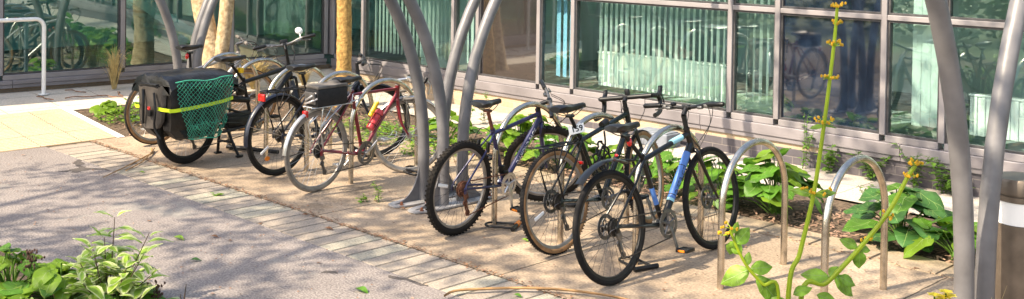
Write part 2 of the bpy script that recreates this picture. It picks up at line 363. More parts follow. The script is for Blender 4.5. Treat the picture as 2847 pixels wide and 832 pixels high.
sc.view_settings.view_transform='Standard'; sc.view_settings.look='None'; sc.view_settings.gamma=1; sc.view_settings.exposure=1.7
sc.view_settings.use_white_balance=True; sc.view_settings.white_balance_temperature=7400; sc.view_settings.white_balance_tint=11
sc.view_settings.use_curve_mapping=False

# ------------------------------------------------------------------ ground
def ramp(x): return .2*max(0.,min(1.,(-10.62-x)/2.2))
def sheet(name,xs,ys,zf,mat):
    b=MB(); vs=[]; 
    for x in xs:
        for y in ys: vs.append((x,y,zf(x,y)))
    n=len(ys); b.add(vs,[(i*n+j,(i+1)*n+j,(i+1)*n+j+1,i*n+j+1) for i in range(len(xs)-1) for j in range(n-1)])
    return tag(b.build(name,mat,smooth=False),kind='structure')
sheet('ground',[-400,400],[-400,400],lambda x,y:-.06,M['grass_ground'])
sheet('path',[-10.62,40],[2.72,4.28],lambda x,y:0,M['asphalt'])
sheet('joint_bed',[-10.62,40],[4.28,4.72],lambda x,y:-.004,M['joint'])
sheet('bike_parking_slab',[-10.62,40],[4.72,6.80],lambda x,y:0.,M['slab'])
sheet('edging_bed',[-10.62,40],[6.80,7.12],lambda x,y:-.006,M['joint'])
sheet('planting_bed',[-10.62,40],[7.12,8.2],lambda x,y:-.012,M['soil'])
sheet('footpath',[-10.62,40],[8.2,9.2],lambda x,y:0.004,M['footpath'])
sheet('near_planting_bed',[-30,40],[-1.5,2.72],lambda x,y:.004,M['soil'])
rx=[-10.62-2.2*i/6 for i in range(7)]+[-14.]
sheet('entrance_paving',list(reversed(rx)),[2.72,3.9,5.06],lambda x,y:ramp(x),M['paving'])
sheet('entrance_paving',[-14.,-12.82,-12.2,-11.9],[5.06,7,9.3],lambda x,y:ramp(x),M['paving'])
sheet('entrance_paving',[-30.,-14.],[-1.5+4.22,9.3],lambda x,y:.2,M['paving'])
sheet('planting_bed',[-11.9,-11.2,-10.62],[5.06,6.5,8.2],lambda x,y:ramp(x)-.006,M['soil'])
sheet('footpath',[-11.9,-11.2,-10.62],[8.2,9.2],lambda x,y:ramp(x)+.004,M['footpath'])
# corduroy paving: ribs running across the ramp
b=MB(); y0,y1=3.4,5.0
nr=26
for i in range(nr):
    xa=-10.64-i*.053; 
    for (dx0,dx1) in ((0,.030),):
        za,zb=ramp(xa)+.003,ramp(xa-dx1)+.003
        b.add([(xa,y0,za),(xa,y1,za),(xa-.006,y1,za+.006),(xa-.006,y0,za+.006),(xa-dx1+.006,y1,zb+.006),(xa-dx1+.006,y0,zb+.006),(xa-dx1,y1,zb),(xa-dx1,y0,zb)],
              [(0,1,2,3),(3,2,4,5),(5,4,6,7)])
xa=-10.64-nr*.053
b.add([(-10.62,y0,.002),(xa,y0,ramp(xa)+.002),(xa,y1,ramp(xa)+.002),(-10.62,y1,.002)],[(0,1,2,3)],1)
tag(b.build('tactile_paving',[M['tactile'],M['groove']],smooth=False),kind='structure')
b=MB(); b.add([(-10.6,5.0,.006),(-12.1,5.0,ramp(-12.1)+.006),(-12.1,5.08,ramp(-12.1)+.006),(-10.6,5.08,.006)],[(0,3,2,1)])
tag(b.build('paving_edge_strip',M['white'],smooth=False),kind='structure')
# setts along the asphalt edge, each a low bevelled block in one kerb course
b=MB(); r2=random.Random(3); x=-10.55
while x<2.0:
    wd=.155; g=.0045
    yoff=4.282+r2.uniform(-.008,.002)
    z=.001+r2.uniform(0,.002); tx=r2.uniform(-.002,.002)
    y1=4.712
    mi=1 if r2.random()<.22 else 0
    xa,xb=x+g,x+wd-g
    b.add([(xa,yoff,-.01),(xb,yoff,-.01),(xb,y1,-.01),(xa,y1,-.01),(xa+.006,yoff+.006,z),(xb-.006,yoff+.006,z+tx),(xb-.006,y1-.006,z+tx),(xa+.006,y1-.006,z)],
          [(4,5,6,7),(0,1,5,4),(1,2,6,5),(2,3,7,6),(3,0,4,7)],mi)
    x+=wd
tag(b.build('sett_course',[M['paver'],M['paver2']],smooth=False),kind='structure')
b=MB(); x=-10.55
while x<2.0:
    wd=.45; g=.005; z=.004+r2.uniform(0,.006)
    xa,xb,ya,yb=x+g,x+wd-g,6.812,7.115
    b.add([(xa,ya,-.02),(xb,ya,-.02),(xb,yb,-.02),(xa,yb,-.02),(xa+.006,ya+.006,z),(xb-.006,ya+.006,z),(xb-.006,yb-.006,z),(xa+.006,yb-.006,z)],
          [(4,5,6,7),(0,1,5,4),(1,2,6,5),(2,3,7,6),(3,0,4,7)])
    x+=wd
tag(b.build('edging_course',M['edging'],smooth=False),kind='structure')
# bark chips in the bed (uncountable)
b=MB(); r2=random.Random(5)
for i in range(5200):
    x=r2.uniform(-11.8,-1.); y=7.12+abs(r2.gauss(0,.5))
    if x<-10.6: y=r2.uniform(5.12,8.1)
    if y>8.25: continue
    a=r2.uniform(0,6.28); l=r2.uniform(.01,.032); wd=r2.uniform(.004,.010); z=ramp(x)+r2.uniform(-.005,.014); t=r2.uniform(-.3,.3)
    c,s=math.cos(a),math.sin(a)
    P=lambda u,v,h:(x+c*u-s*v,y+s*u+c*v,z+h)
    b.add([P(-l,-wd,-l*t),P(l,-wd*.6,l*t),P(l,wd,l*t+.003),P(-l,wd*.7,-l*t+.003)],[(0,1,2,3)])
tag(b.build('bark_mulch',M['chips'],smooth=False),'brown bark chips strewn over the planting bed','mulch',kind='stuff')

b=MB(); r2=random.Random(15)
for i in range(2600):
    q=r2.random()
    if q<.55: x=r2.uniform(-10.6,-2.5); y=4.72+r2.gauss(0,.022)
    elif q<.75: x=r2.uniform(-10.6,-2.5); y=6.8+r2.gauss(0,.03)
    elif q<.9: x=r2.uniform(-10.5,-2.5); y=r2.uniform(4.8,6.8)
    else: x=r2.uniform(-10.4,-4.); y=r2.uniform(3.,4.3)
    a=r2.uniform(0,6.28); l=r2.uniform(.003,.011)*(1.6 if r2.random()<.1 else 1); wd=l*r2.uniform(.3,.8); c,s_=math.cos(a),math.sin(a); z=.006+r2.uniform(0,.004)
    P=lambda u,v,h:(x+c*u-s_*v,y+s_*u+c*v,z+h)
    b.add([P(-l,-wd,0),P(l,-wd*.6,.003),P(l,wd,0),P(-l,wd*.7,.004)],[(0,1,2,3)],r2.choice((0,0,1)))
tag(b.build('leaf_litter',[M['deadleaf'],M['chips']],smooth=False),'small brown leaf litter and grit gathered along the paving joints','litter',kind='stuff')
# ------------------------------------------------------------------ building
bld=thing('office_building','low office building with grey framed tinted glass walls above a brick plinth','building',(0,0,0))
def facade(o,u,n,bays,zg,ztr,ztop,sill0,kinds,zbot=0.):
    """o corner, u along, n outward; bays: list of mullion u coords"""
    o=Vector(o);u=Vector(u).normalized();n=Vector(n).normalized();up=Vector((0,0,1))
    rot=Matrix((u,-n,up)).transposed()
    def bx(b,ua,ub,da,db,za,zb,bev=0.,mi=0):
        c=o+u*((ua+ub)/2)-n*((da+db)/2)+up*((za+zb)/2)
        b.box(c,(abs(ub-ua),abs(db-da),zb-za),rot,bev,mi)
    U0,U1=bays[0],bays[-1]
    for q in bays:
        b=MB(); bx(b,q-.026,q+.026,-.035,.075,zg-.002,ztop,.004); b.build('mullion',M['alu'],bld,smooth=False)
    for a,c in zip(bays[:-1],bays[1:]):
        for (za,zb) in ((zg-.06,zg),(ztr-.023,ztr+.023),(ztop-.08,ztop)):
            b=MB(); bx(b,a+.027,c-.027,-.03,.07,za,zb,.004); b.build('rail',M['alu'],bld,smooth=False)
    b=MB(); q=U0
    while q<U1-.01:
        q2=min(q+2.1,U1); bx(b,q+.002,q2-.002,-.06,.1,sill0+.045,zg-.062,.006); bx(b,q+.002,q2-.002,-.045,.1,sill0,sill0+.043,.004); q=q2
    b.build('sill',M['sill'],bld,smooth=False)
    for a,c,k in zip(bays[:-1],bays[1:],kinds):
        for (za,zb,upper) in ((zg+.002,ztr-.025,0),(ztr+.025,ztop-.082,1)):
            f=MB()
            for (p,q,r,s) in ((a+.028,c-.028,za,za+.018),(a+.028,c-.028,zb-.018,zb),(a+.028,a+.046,za+.0185,zb-.0185),(c-.046,c-.028,za+.0185,zb-.0185)):
                bx(f,p,q,-.012,.05,r,s)
            fo=f.build('window',M['gasket'],bld,smooth=False)
            g=MB(); 
            A=o+u*(a+.04)-n*.012; B=o+u*(c-.04)-n*.012
            g.add([A+up*(za+.012),B+up*(za+.012),B+up*(zb-.012),A+up*(zb-.012)],[(0,1,2,3)])
            kk=k
            g.build('spandrel_panel' if kk in('panel','panel2') else 'pane',M[kk],fo,smooth=False)
RB=[-12.62,-11.94,-10.09,-9.64,-8.61,-8.08,-6.0,-5.47,-4.4,-3.87,-1.8,-1.27,-.2,.33,2.4,4.4]
facade((0,9.15,0),(1,0,0),(0,-1,0),RB,.41,1.45,3.1,.20,['glass','glass','glass','panel2','glass','glass','glass','panel','glass','glass','glass','panel','glass','glass','glass'])
LB=[.1,1.54,3.0,4.43,5.9,7.4,9.0,10.6]
facade((-12.70,9.15,0),(-.0862,-.9963,0),(.9963,-.0862,0),LB,.41,2.45,3.1,.255,['glass_dark']*7)
b=MB(); b.box((-12.66,9.18,1.75),(.14,.14,2.7),None,.006); b.build('corner_post',M['alu'],bld,smooth=False)
# brick plinth: buff brick, with darker blue-grey courses that step up towards the right
b=MB(); 
def wallstrip(b,pts_top,pts_bot,y):
    vs=[(x,y,z) for x,z in pts_top]+[(x,y,z) for x,z in pts_bot]; n=len(pts_top)
    b.add(vs,[(n+i,n+i+1,i+1,i) for i in range(n-1)])
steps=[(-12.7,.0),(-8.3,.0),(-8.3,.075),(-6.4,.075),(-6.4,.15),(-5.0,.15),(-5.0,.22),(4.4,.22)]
for (xa,za),(xb,zb) in zip(steps[:-1:2],steps[1::2]):
    if za<.2: wallstrip(b,[(xa,.205),(xb,.205)],[(xa,za),(xb,za)],9.13)
b.build('brick_plinth',M['brick'],bld,smooth=False)
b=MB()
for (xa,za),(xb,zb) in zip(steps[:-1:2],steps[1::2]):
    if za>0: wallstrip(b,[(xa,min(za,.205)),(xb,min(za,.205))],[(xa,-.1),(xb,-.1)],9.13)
b.build('dark_brick_plinth',M['brick_dark'],bld,smooth=False)
b=MB(); A=Vector((-12.72,9.15,0)); B=A+Vector((-.0862,-.9963,0))*10.6
b.add([(A.x,A.y,-.1),(B.x,B.y,-.1),(B.x,B.y,.26),(A.x,A.y,.26)],[(0,1,2,3)]); b.build('brick_plinth',M['brick_left'],bld,smooth=False)
b=MB()
b.add([(-17.5,13.2,.2),(4.4,13.2,.2),(4.4,13.2,3.1),(-17.5,13.2,3.1)],[(0,1,2,3)])
b.add([(4.4,13.2,.2),(4.4,9.3,.2),(4.4,9.3,3.1),(4.4,13.2,3.1)],[(0,1,2,3)])
b.add([(-17.5,13.2,.2),(-17.5,-1.5,.2),(-17.5,-1.5,3.1),(-17.5,13.2,3.1)],[(0,1,2,3)])
b.add([(-13.6,-1.4,.2),(-17.5,-1.5,.2),(-17.5,-1.5,3.1),(-13.6,-1.4,3.1)],[(0,1,2,3)])
b.add([(-10.9,9.3,.2),(-10.9,13.2,.2),(-10.9,13.2,3.1),(-10.9,9.3,3.1)],[(0,1,2,3)])
b.add([(-4.1,11.2,.2),(-4.1,13.2,.2),(-4.1,13.2,3.1),(-4.1,11.2,3.1)],[(0,1,2,3)])
b.build('interior_wall',M['interior'],bld,smooth=False)
b=MB(); b.add([(-17.5,-1.5,.22),(-13.6,-1.5,.22),(-12.75,9.2,.22),(4.4,9.2,.22),(4.4,13.2,.22),(-17.5,13.2,.22)],[(0,1,2,3,4,5)]); b.build('interior_floor',M['interior_floor'],bld,smooth=False)
b=MB(); 
for z in (3.1,3.35):
    b.add([(-17.7,-1.6,z),(-13.45,-1.6,z),(-12.55,9.02,z),(4.6,9.02,z),(4.6,13.4,z),(-17.7,13.4,z)],[(0,1,2,3,4,5)])
b.f+= [(i,(i+1)%6,(i+1)%6+6,i+6) for i in range(6)]; b.m+=[0]*6
b.build('roof',M['roofing'],bld,smooth=False)
# stair seen through the left glass
b=MB()
for k in range(14):
    b.box((-14.6,8.2-.28*k,.35+.19*k),(1.0,.29,.05))
for xx in (-14.05,-15.15): b.tube([(xx,8.5,.1),(xx,4.4,2.9)],.09,4)
b.build('staircase',M['interior'],bld,smooth=False)
# vertical blinds and radiators just inside the glass
def blind(xa,xb,label,mat,ang=35,gap=.095,wd=.084,y=9.30,z0=.50,z1=3.02,group=None):
    t=thing('vertical_blind',label,'blind',((xa+xb)/2,y,z0)); n=int((xb-xa)/gap); r3=random.Random(int(-xa*100))
    b=MB()
    for i in range(n):
        x=xa+(i+.5)*gap-(xa+xb)/2; a=R(ang+r3.uniform(-6,6)); c,s=math.cos(a)*wd/2,math.sin(a)*wd/2
        zz=r3.uniform(0,.01)
        b.add([(x-c,-s,zz),(x,-.004,zz),(x+c,s,zz),(x+c,s,z1-z0),(x,-.004,z1-z0),(x-c,-s,z1-z0)],[(0,1,4,5),(1,2,3,4)])
    b.build('slats',mat,t,smooth=False)
    b=MB(); b.box((0,0,z1-z0+.02),(xb-xa,.04,.035)); b.build('head_rail',M['white'],t,smooth=False)
blind(-11.9,-10.13,'tightly drawn white vertical blind behind the glass beside the tan tree trunk',M['blind'],-62,.080)
blind(-10.05,-9.68,'short run of vertical blind behind the narrow pane left of the brown panel',M['blind'],-20,.09)
blind(-8.5,-8.12,'blue toned vertical blind behind the narrow pane right of the brown panel',M['blindblue'],-18,.10)
blind(-7.85,-6.05,'half open white vertical blind behind the widest pane, in front of the radiator',M['blind'],-74,.074)
blind(-5.95,-5.51,'half open vertical blind behind the narrow pane left of the navy panel',M['blind'],-74,.078)
blind(-4.22,-3.91,'closed pale blind behind the narrow pane right of the navy panel',M['blind'],-6,.085)
def radiator(xa,xb,y,z0,z1,label):
    t=thing('radiator',label,'radiator',((xa+xb)/2,y,z0)); L=xb-xa; H=z1-z0; b=MB()
    n=int(L/.034); 
    for i in range(n):
        x=-L/2+(i+.5)*L/n; b.box((x,-.012 if i%2 else 0,H/2),(L/n*.96,.03,H*.94),None,.006)
    b.build('panel',M['radiator'],t,smooth=False)
    b=MB(); b.box((0,.02,H+.002),(L+.02,.09,.02),None,.004); b.build('top_grille',M['radiator'],t,smooth=False)
    b=MB(); b.tube([(L/2-.05,.02,.03),(L/2-.05,.02,z0*-1+.22)],.011,8); b.build('pipe',M['alloy'],t)
radiator(-8.0,-6.25,9.5,.42,.81,'long white radiator under the widest window behind half open blinds')
radiator(-3.78,-1.95,9.5,.44,.80,'white ribbed radiator behind the glass at the right edge')

# ------------------------------------------------------------------ bike hoops
def hoop_mesh():
    b=MB(); w=.7264; H=.871-.0215; r=w/2
    pts=[(0,0,-.05),(0,0,.2),(0,0,H-r)]+[Vector((0,w/2-r*math.cos(a),H-r+r*math.sin(a))) for a in [math.pi*i/22 for i in range(1,22)]]+[(0,w,H-r),(0,w,.2),(0,w,-.05)]
    b.tube(pts,.0215,14)
    return b
hl=['empty stainless steel bike hoop nearest the right edge, crossed by the leaning yellow stem',
 'empty stainless steel bike hoop standing just right of the bike with the blue tube',
 'stainless steel bike hoop rising behind the frame of the bike with the blue tube',
 'stainless steel bike hoop behind the bike with the number tag, seen under its drop handlebar',
 'stainless steel bike hoop that the purple blue mountain bike leans on',
 'stainless steel bike hoop in front of the red bike, just left of the steel tubes',
 'stainless steel bike hoop right behind the red bike saddle, second left of the steel tubes',
 'stainless steel bike hoop above the black city bike with the red rear reflector',
 'stainless steel bike hoop at the front of the bike with the netted cargo bag',
 'farthest stainless steel bike hoop, beside the silver bike and the pale tree trunk']
h0=None
for i in range(10):
    x=-3.027-.6566*i-(1.087 if i>=5 else 0)
    if h0 is None: h0=hoop_mesh().build('bike_hoop',M['steel']); o=h0
    else: o=h0.copy(); COL.objects.link(o)
    o.location=(x+(.03 if i==0 else 0),5.549,0); tag(o,hl[i],'bike rack','stainless steel hoops in a row')

# ------------------------------------------------------------------ branching steel columns
def column(cx,cy,label,tubes=((-.12,-.10),(.12,-.10),(-.12,.10),(.12,.10)),rad=2.25):
    t=thing('branching_column',label,'column',(cx,cy,0),group='steel columns of curved tubes')
    for (ox,oy) in tubes:
        sg=-1 if oy<0 else 1; pts=[(ox,oy,.018),(ox,oy,.2)]
        for k in range(13):
            an=R(58)*k/12; pts.append((ox,oy+sg*rad*(1-math.cos(an)),.4+rad*math.sin(an)))
        e=Vector(pts[-1]); pts.append(tuple(e+Vector((0,sg*math.sin(R(58)),math.cos(R(58))))*1.2))
        b=MB(); b.tube(pts,.047,18); o=b.build('tube',M['greypaint'],t)
    for (ox,oy) in tubes:
        d=Vector((ox,oy,0)); d=Vector((.0,-1,0)) if oy<0 else Vector((0,1,0)); sd_=d.cross(Vector((0,0,1)))
        base=Vector((ox,oy,0))+d*.045; b=MB(); pr=[]
        for k in range(9):
            a=k/8*math.pi/2; pr.append(base+d*(.24*(1-math.sin(a)))+Vector((0,0,.02+.30*(1-math.cos(a)))))
        vs=[base+Vector((0,0,.014))+sd_*.006]+[p+sd_*.006 for p in pr]+[base+Vector((0,0,.014))-sd_*.006]+[p-sd_*.006 for p in pr]
        n=len(pr)+1
        fs=[tuple(range(n)),tuple(reversed(range(n,2*n)))]+[(i,n+i,n+(i+1)%n,(i+1)%n) for i in range(n)]
        b.add(vs,fs); b.build('gusset',M['greypaint'],t,smooth=False)
    for ox in (-.12,.12):
        b=MB(); pts=[]
        for k in range(28):
            a=2*math.pi*k/28; ex=.095*math.cos(a); ey=math.sin(a)
            pts.append(Vector((ox+ex,(.36+.09*0)*ey,0)))
        pts=[Vector((ox+.105*math.copysign(abs(math.cos(2*math.pi*k/28))**.6,math.cos(2*math.pi*k/28)),.43*math.copysign(abs(math.sin(2*math.pi*k/28))**.8,math.sin(2*math.pi*k/28)),0)) for k in range(28)]
        n=28; b.add([p+Vector((0,0,.006)) for p in pts]+[p+Vector((0,0,.018)) for p in pts],[tuple(range(n,2*n))]+[(i,(i+1)%n,n+(i+1)%n,n+i) for i in range(n)])
        po=b.build('base_plate',M['plate'],t,smooth=False)
        for by in (-.36,-.22,.22,.36):
            b=MB(); b.lathe([(.016,.018),(.016,.026),(.010,.027),(.010,.042),(.006,.045)],(ox+(.05 if by<-.3 or by>.3 else -.06),by,0),'z',6); b.build('bolt',M['rust'],po,smooth=False)
    return t
column(-6.42,5.72,'branching column of four curved grey steel tubes between the red bike and the purple bike')
column(-10.72,5.80,'branching column of curved grey steel tubes behind the green netted cargo bag',((0,-.06),(-.05,.09),(.045,.10)),2.25)
column(-2.09,5.33,'column of two thick grey steel tubes at the right edge beside the bollard light',((0,-.10),(.02,.10)),2.9)

# ------------------------------------------------------------------ small street furniture
t=thing('bollard_light','round bollard light with bronze cap and white lens at the right edge','bollard light',(-2.02,5.74,0))
b=MB(); b.lathe([(.118,0),(.118,.70)],n=32); b.build('post',M['bronze'],t)
b=MB(); b.lathe([(.114,.702),(.114,.815)],n=32); b.build('lens',M['lens'],t)
b=MB(); b.lathe([(.119,.817),(.119,.845),(.112,.846),(.112,.855),(.129,.857),(.130,.92),(.122,.934),(.02,.938)],n=36); b.build('cap',M['bronze'],t)
t=thing('guard_rail','white tubular guard rail on the bright paving by the left glass wall','railing',(-12.72,5.1,.2))
b=MB(); b.tube(smoothpath([(0,0,0),(0,0,.4),(0,0,.72)],3)+arc((0,-.1,.78),.1,0,math.pi/2,6)[0:]+[Vector((0,-.3,.88))]+arc((0,-.55,.78),.1,math.pi/2,math.pi,6)+[Vector((0,-.65,.4)),Vector((0,-.65,0))],.024,10); b.build('rail',M['white'],t)
b=MB(); 
for yy in (0,-.65): b.lathe([(.06,-.004),(.06,.006)],(0,yy,0),n=16)
b.build('foot_plate',M['white'],t)
b=MB(); b.box((0,0,.07),(.42,.24,.14),None,.012); b.box((0,0,.145),(.38,.2,.012),None,.004)
o=b.build('stone_block',M['block'],smooth=False); o.location=(-6.72,8.92,0.004); tag(o,'blue grey block lying against the foot of the wall behind the bikes','block')

# ------------------------------------------------------------------ bicycles
# local frame of a bike: x to its right, y forward, z up; origin where the rear wheel touches the ground
def xwheel(r,tw,tyremat,wallmat,rimmat,spokemat,name,parent,c,steer,knobs=0,disc=False,nsp=28,cass=False,seed=1,hub=None,reflector=False,rimw=.012):
    """wheel = rim mesh with tyre, spokes, hub as its own pieces"""
    c=Vector(c); S=steer
    def bl(b,nm,m,par): b.xf(S); return b.build(nm,m,par)
    rr=r-2*tw+.004
    b=MB(); b.lathe([(rr,-rimw),(rr+.004,-rimw-.001),(rr+.004,rimw+.001),(rr,rimw),(rr-.016,rimw*.75),(rr-.020,0),(rr-.016,-rimw*.75)],c,'x',44,closed=True); w=bl(b,name,rimmat,parent)
    b=MB(); n=12; prof=[]
    for k in range(n):
        a=2*math.pi*k/n; prof.append((r-tw+tw*math.cos(a),tw*.95*math.sin(a)))
    o=len(b.f); b.lathe(prof,c,'x',52,closed=True)
    # sidewall strips get their own material
    for fi in range(len(b.f)):
        band=fi//52
        if wallmat is not None and band in (2,3,4,7,8,9): b.m[fi]=1
    if knobs:
        for k in range(knobs):
            th=2*math.pi*k/knobs
            for xx,dr in ((-.017,-.003),(0,.001),(.017,-.003)):
                t2=th+(math.pi/knobs if xx==0 else 0)
                p=c+Vector((xx*tw/.026,(r+dr-.001)*math.cos(t2),(r+dr-.001)*math.sin(t2))); ks=62/knobs
                b.box(p,(.011,.012*ks,.006*ks*ks),Matrix.Rotation(t2-math.pi/2,3,'X'))
    bl(b,'tyre',[tyremat,wallmat or tyremat],w)
    rs=random.Random(seed); b=MB()
    for k in range(nsp):
        th=2*math.pi*k/nsp+.05; side=1 if k%2 else -1
        cross=.38 if (k//2)%2 else -.38
        p0=c+Vector((side*.026,.020*math.cos(th+cross*3),.020*math.sin(th+cross*3))); p1=c+Vector((0,(rr-.012)*math.cos(th),(rr-.012)*math.sin(th)))
        b.tube([p0,p1],.0012,3,cap=False)
    bl(b,'spokes',spokemat,w)
    b=MB(); b.lathe([(.010,-.055),(.010,-.030),(.024,-.029),(.024,-.024),(.013,-.022),(.013,.022),(.024,.024),(.024,.029),(.010,.030),(.010,.055)],c,'x',14); bl(b,'hub',hub or M['alloydark'],w)
    if disc:
        b=MB(); b.lathe([(.055,-.036),(.080,-.036),(.080,-.034),(.055,-.034)],c,'x',28,closed=True)
        for k in range(5):
            th=2*math.pi*k/5; b.tube([c+Vector((-.035,.02*math.cos(th),.02*math.sin(th))),c+Vector((-.035,.057*math.cos(th+.4),.057*math.sin(th+.4)))],.004,4)
        bl(b,'brake_disc',M['alloydark'],w)
    if reflector:
        th=R(reflector if reflector is not True else 200); 
        b=MB(); b.box(c+Vector((.008,.19*math.cos(th),.19*math.sin(th))),(.008,.10,.022),Matrix.Rotation(th,3,'X'),.003); bl(b,'reflector',M['lens'],w)
    return w
def saddle(parent,rear,nose,z,post_pts,mat=None,postmat=None,wide=.075,roll=0.):
    b=MB(); L=nose-rear; rings=[]
    data=[(0,.72,.000,.030),(.04,.93,.006,.040),(.16,1.0,.010,.050),(.32,.86,.004,.048),(.46,.52,-.002,.042),(.62,.31,-.003,.036),(.80,.25,-.001,.032),(.93,.21,0,.030),(1.0,.10,-.008,.020)]
    for t,w_,dz,th in data:
        y=rear+L*t; w0=w_*wide; ring=[]
        for k in range(14):
            a=2*math.pi*k/14; x=w0*math.cos(a); s_=math.sin(a)
            zz=z+dz+(s_*.010 if s_>0 else s_*th)-.010*(abs(math.cos(a))**3)
            ring.append(Vector((x*(1 if s_>0 else .88),y,zz)))
        rings.append(ring)
    b.loft(rings); so=b.build('saddle',mat or M['leather'],parent)
    b=MB()
    for sx in (-1,1):
        b.tube(smoothpath([(sx*.035,rear+.03,z-.03),(sx*.024,rear+L*.35,z-.062),(sx*.022,rear+L*.6,z-.062),(sx*.015,nose-.04,z-.022)],4),.0035,6)
    b.build('saddle_rails',M['alloydark'],so)
    b=MB(); b.tube(post_pts,.0138,12); b.box(Vector(post_pts[-1]),(.05,.045,.022),None,.005); b.build('seatpost',postmat or M['black'],so)
    return so
def crankset(parent,bb,ang,rad=.088,armmat=None,ringmat=None,pedalmat=None,refl=None,right=True,L=.17,cage=False):
    bb=Vector(bb); b=MB()
    b.lathe([(rad*.78,.047),(rad,.047),(rad,.051),(rad*.78,.051)],bb,'x',36,closed=True)
    nt=36
    for k in range(nt):
        th=2*math.pi*k/nt; b.box(bb+Vector((.049,(rad+.002)*math.cos(th),(rad+.002)*math.sin(th))),(.003,.006,.005),Matrix.Rotation(th,3,'X'))
    b.lathe([(rad*.55,.041),(rad*.74,.041),(rad*.74,.044),(rad*.55,.044)],bb,'x',30,closed=True)
    for k in range(5):
        th=2*math.pi*k/5+.3; b.tube([bb+Vector((.046,0,0)),bb+Vector((.048,rad*.85*math.cos(th),rad*.85*math.sin(th)))],.0075,6)
    b.lathe([(.022,-.045),(.022,.045)],bb,'x',14)
    cs=b.build('chainring',ringmat or M['alloydark'],parent)
    for sx,a in ((1,R(ang)),(-1,R(ang+180))):
        e=bb+Vector((sx*.078,L*math.cos(a),L*math.sin(a))); b=MB()
        b.tube([bb+Vector((sx*.052,0,0)),bb+Vector((sx*.066,L*.3*math.cos(a),L*.3*math.sin(a))),e],[.015,.013,.012],8,squash=(.7,1,1)); b.lathe([(.015,-.012),(.015,.012)],bb+Vector((sx*.058,0,0)),'x',12)
        ao=b.build('crank_arm',armmat or M['alloydark'],cs)
        p=MB(); pc=e+Vector((sx*.060,0,0))
        for yy in (-.038,.038): p.box(pc+Vector((0,yy,0)),(.090,.012,.022),None,.003)
        for xx in (-.042,.042): p.box(pc+Vector((xx,0,0)),(.010,.075,.022),None,.003)
        p.lathe([(.008,-.055),(.012,-.02),(.010,.045)],pc,'x',10); p.box(pc+Vector((0,0,0)),(.07,.018,.018),None,.002)
        if cage:
            p.tube(smoothpath([pc+Vector((-.03,.04,.012)),pc+Vector((-.03,.10,.015)),pc+Vector((-.02,.125,.05)),pc+Vector((.02,.125,.05)),pc+Vector((.03,.10,.015)),pc+Vector((.03,.04,.012))],4),.004,6)
        po=p.build('pedal',pedalmat or M['black'],cs)
        if refl:
            for yy in (-.0455,.0455):
                q=MB(); q.box((0,0,0),(.05,.004,.014),None,.001); q.v=[v+pc+Vector((0,yy,0)) for v in q.v]; q.build('pedal_reflector',M[refl],po)
    return cs
def drivetrain(parent,bb,hub,rad,crad=.052,mat=None,der=True,casmat=None,dermat=None):
    bb=Vector(bb);hub=Vector(hub); x=.047; mat=mat or M['chainmetal']
    b=MB(); j=hub+Vector((.045,.02,-.10)); k=hub+Vector((.045,.05,-.175))
    pts=[bb+Vector((x,rad*math.cos(a),rad*math.sin(a))) for a in [R(q) for q in range(-95,106,20)]]
    top=[hub+Vector((.040,crad*math.cos(a),crad*math.sin(a))) for a in [R(q) for q in range(100,281,30)]]
    if der: pts=pts+top+[j+Vector((0,.022,.0)),j+Vector((0,.015,-.022)),k+Vector((0,-.02,.02)),k+Vector((0,-.015,-.018)),k+Vector((0,.01,-.022))]
    else: pts=pts+top
    b.tube(pts,.0046,5,closed=True,squash=(.75,1,1)); b.build('chain',mat,parent)
    b=MB()
    for q,rr in enumerate((crad+.006,crad,crad-.006,crad-.012,crad-.018,crad-.023)):
        b.lathe([(rr,.022+.0045*q),(rr,.0245+.0045*q)],hub,'x',24)
    b.build('cassette',casmat or M['chainmetal'],parent)
    if der:
        b=MB(); b.box(hub+Vector((.052,.012,-.045)),(.022,.04,.055),Matrix.Rotation(.4,3,'X'),.006); b.box((j+k)/2+Vector((.010,0,0)),(.003,.014,.10),Matrix.Rotation(.38,3,'X'),.001); b.box((j+k)/2+Vector((-.010,0,0)),(.003,.014,.10),Matrix.Rotation(.38,3,'X'),.001)
        for c in (j,k): b.lathe([(.021,-.005),(.021,.005)],c,'x',14)
        b.tube(smoothpath([hub+Vector((.05,.14,.0)),hub+Vector((.05,-.06,-.01)),hub+Vector((.05,-.03,-.06))],5),.0028,5)
        b.build('derailleur',dermat or M['alloydark'],parent)
def text_mesh(txt,size,mat,parent,p0,ydir,r,name='lettering',space=1.,bold=0.):
    """lettering wrapped on the right-hand side of a tube that runs along ydir in the bike plane; p0 = tube-axis point at the first letter"""
    cu=bpy.data.curves.new('lettering','FONT'); cu.body=txt; cu.size=size; cu.align_y='CENTER'; cu.space_character=space; cu.offset=bold
    to=bpy.data.objects.new('lettering',cu); COL.objects.link(to)
    bpy.context.view_layer.update(); dg=bpy.context.evaluated_depsgraph_get(); me=bpy.data.meshes.new_from_object(to.evaluated_get(dg))
    bpy.data.objects.remove(to)
    yd=Vector(ydir).normalized(); upv=Vector((0,-yd.z,yd.y)); X=Vector((1,0,0)); p0=Vector(p0)
    for v in me.vertices:
        a=v.co.y/r; v.co=p0+yd*v.co.x+upv*(r*math.sin(a))+X*(r*math.cos(a)+.0018)
    me.materials.clear(); me.materials.append(mat)
    o=bpy.data.objects.new(name,me); COL.objects.link(o); o.parent=parent; return o
def sleeve(b,p0,p1,r,n=16,mi=0): b.tube([p0,p1],r,n,mi=mi)
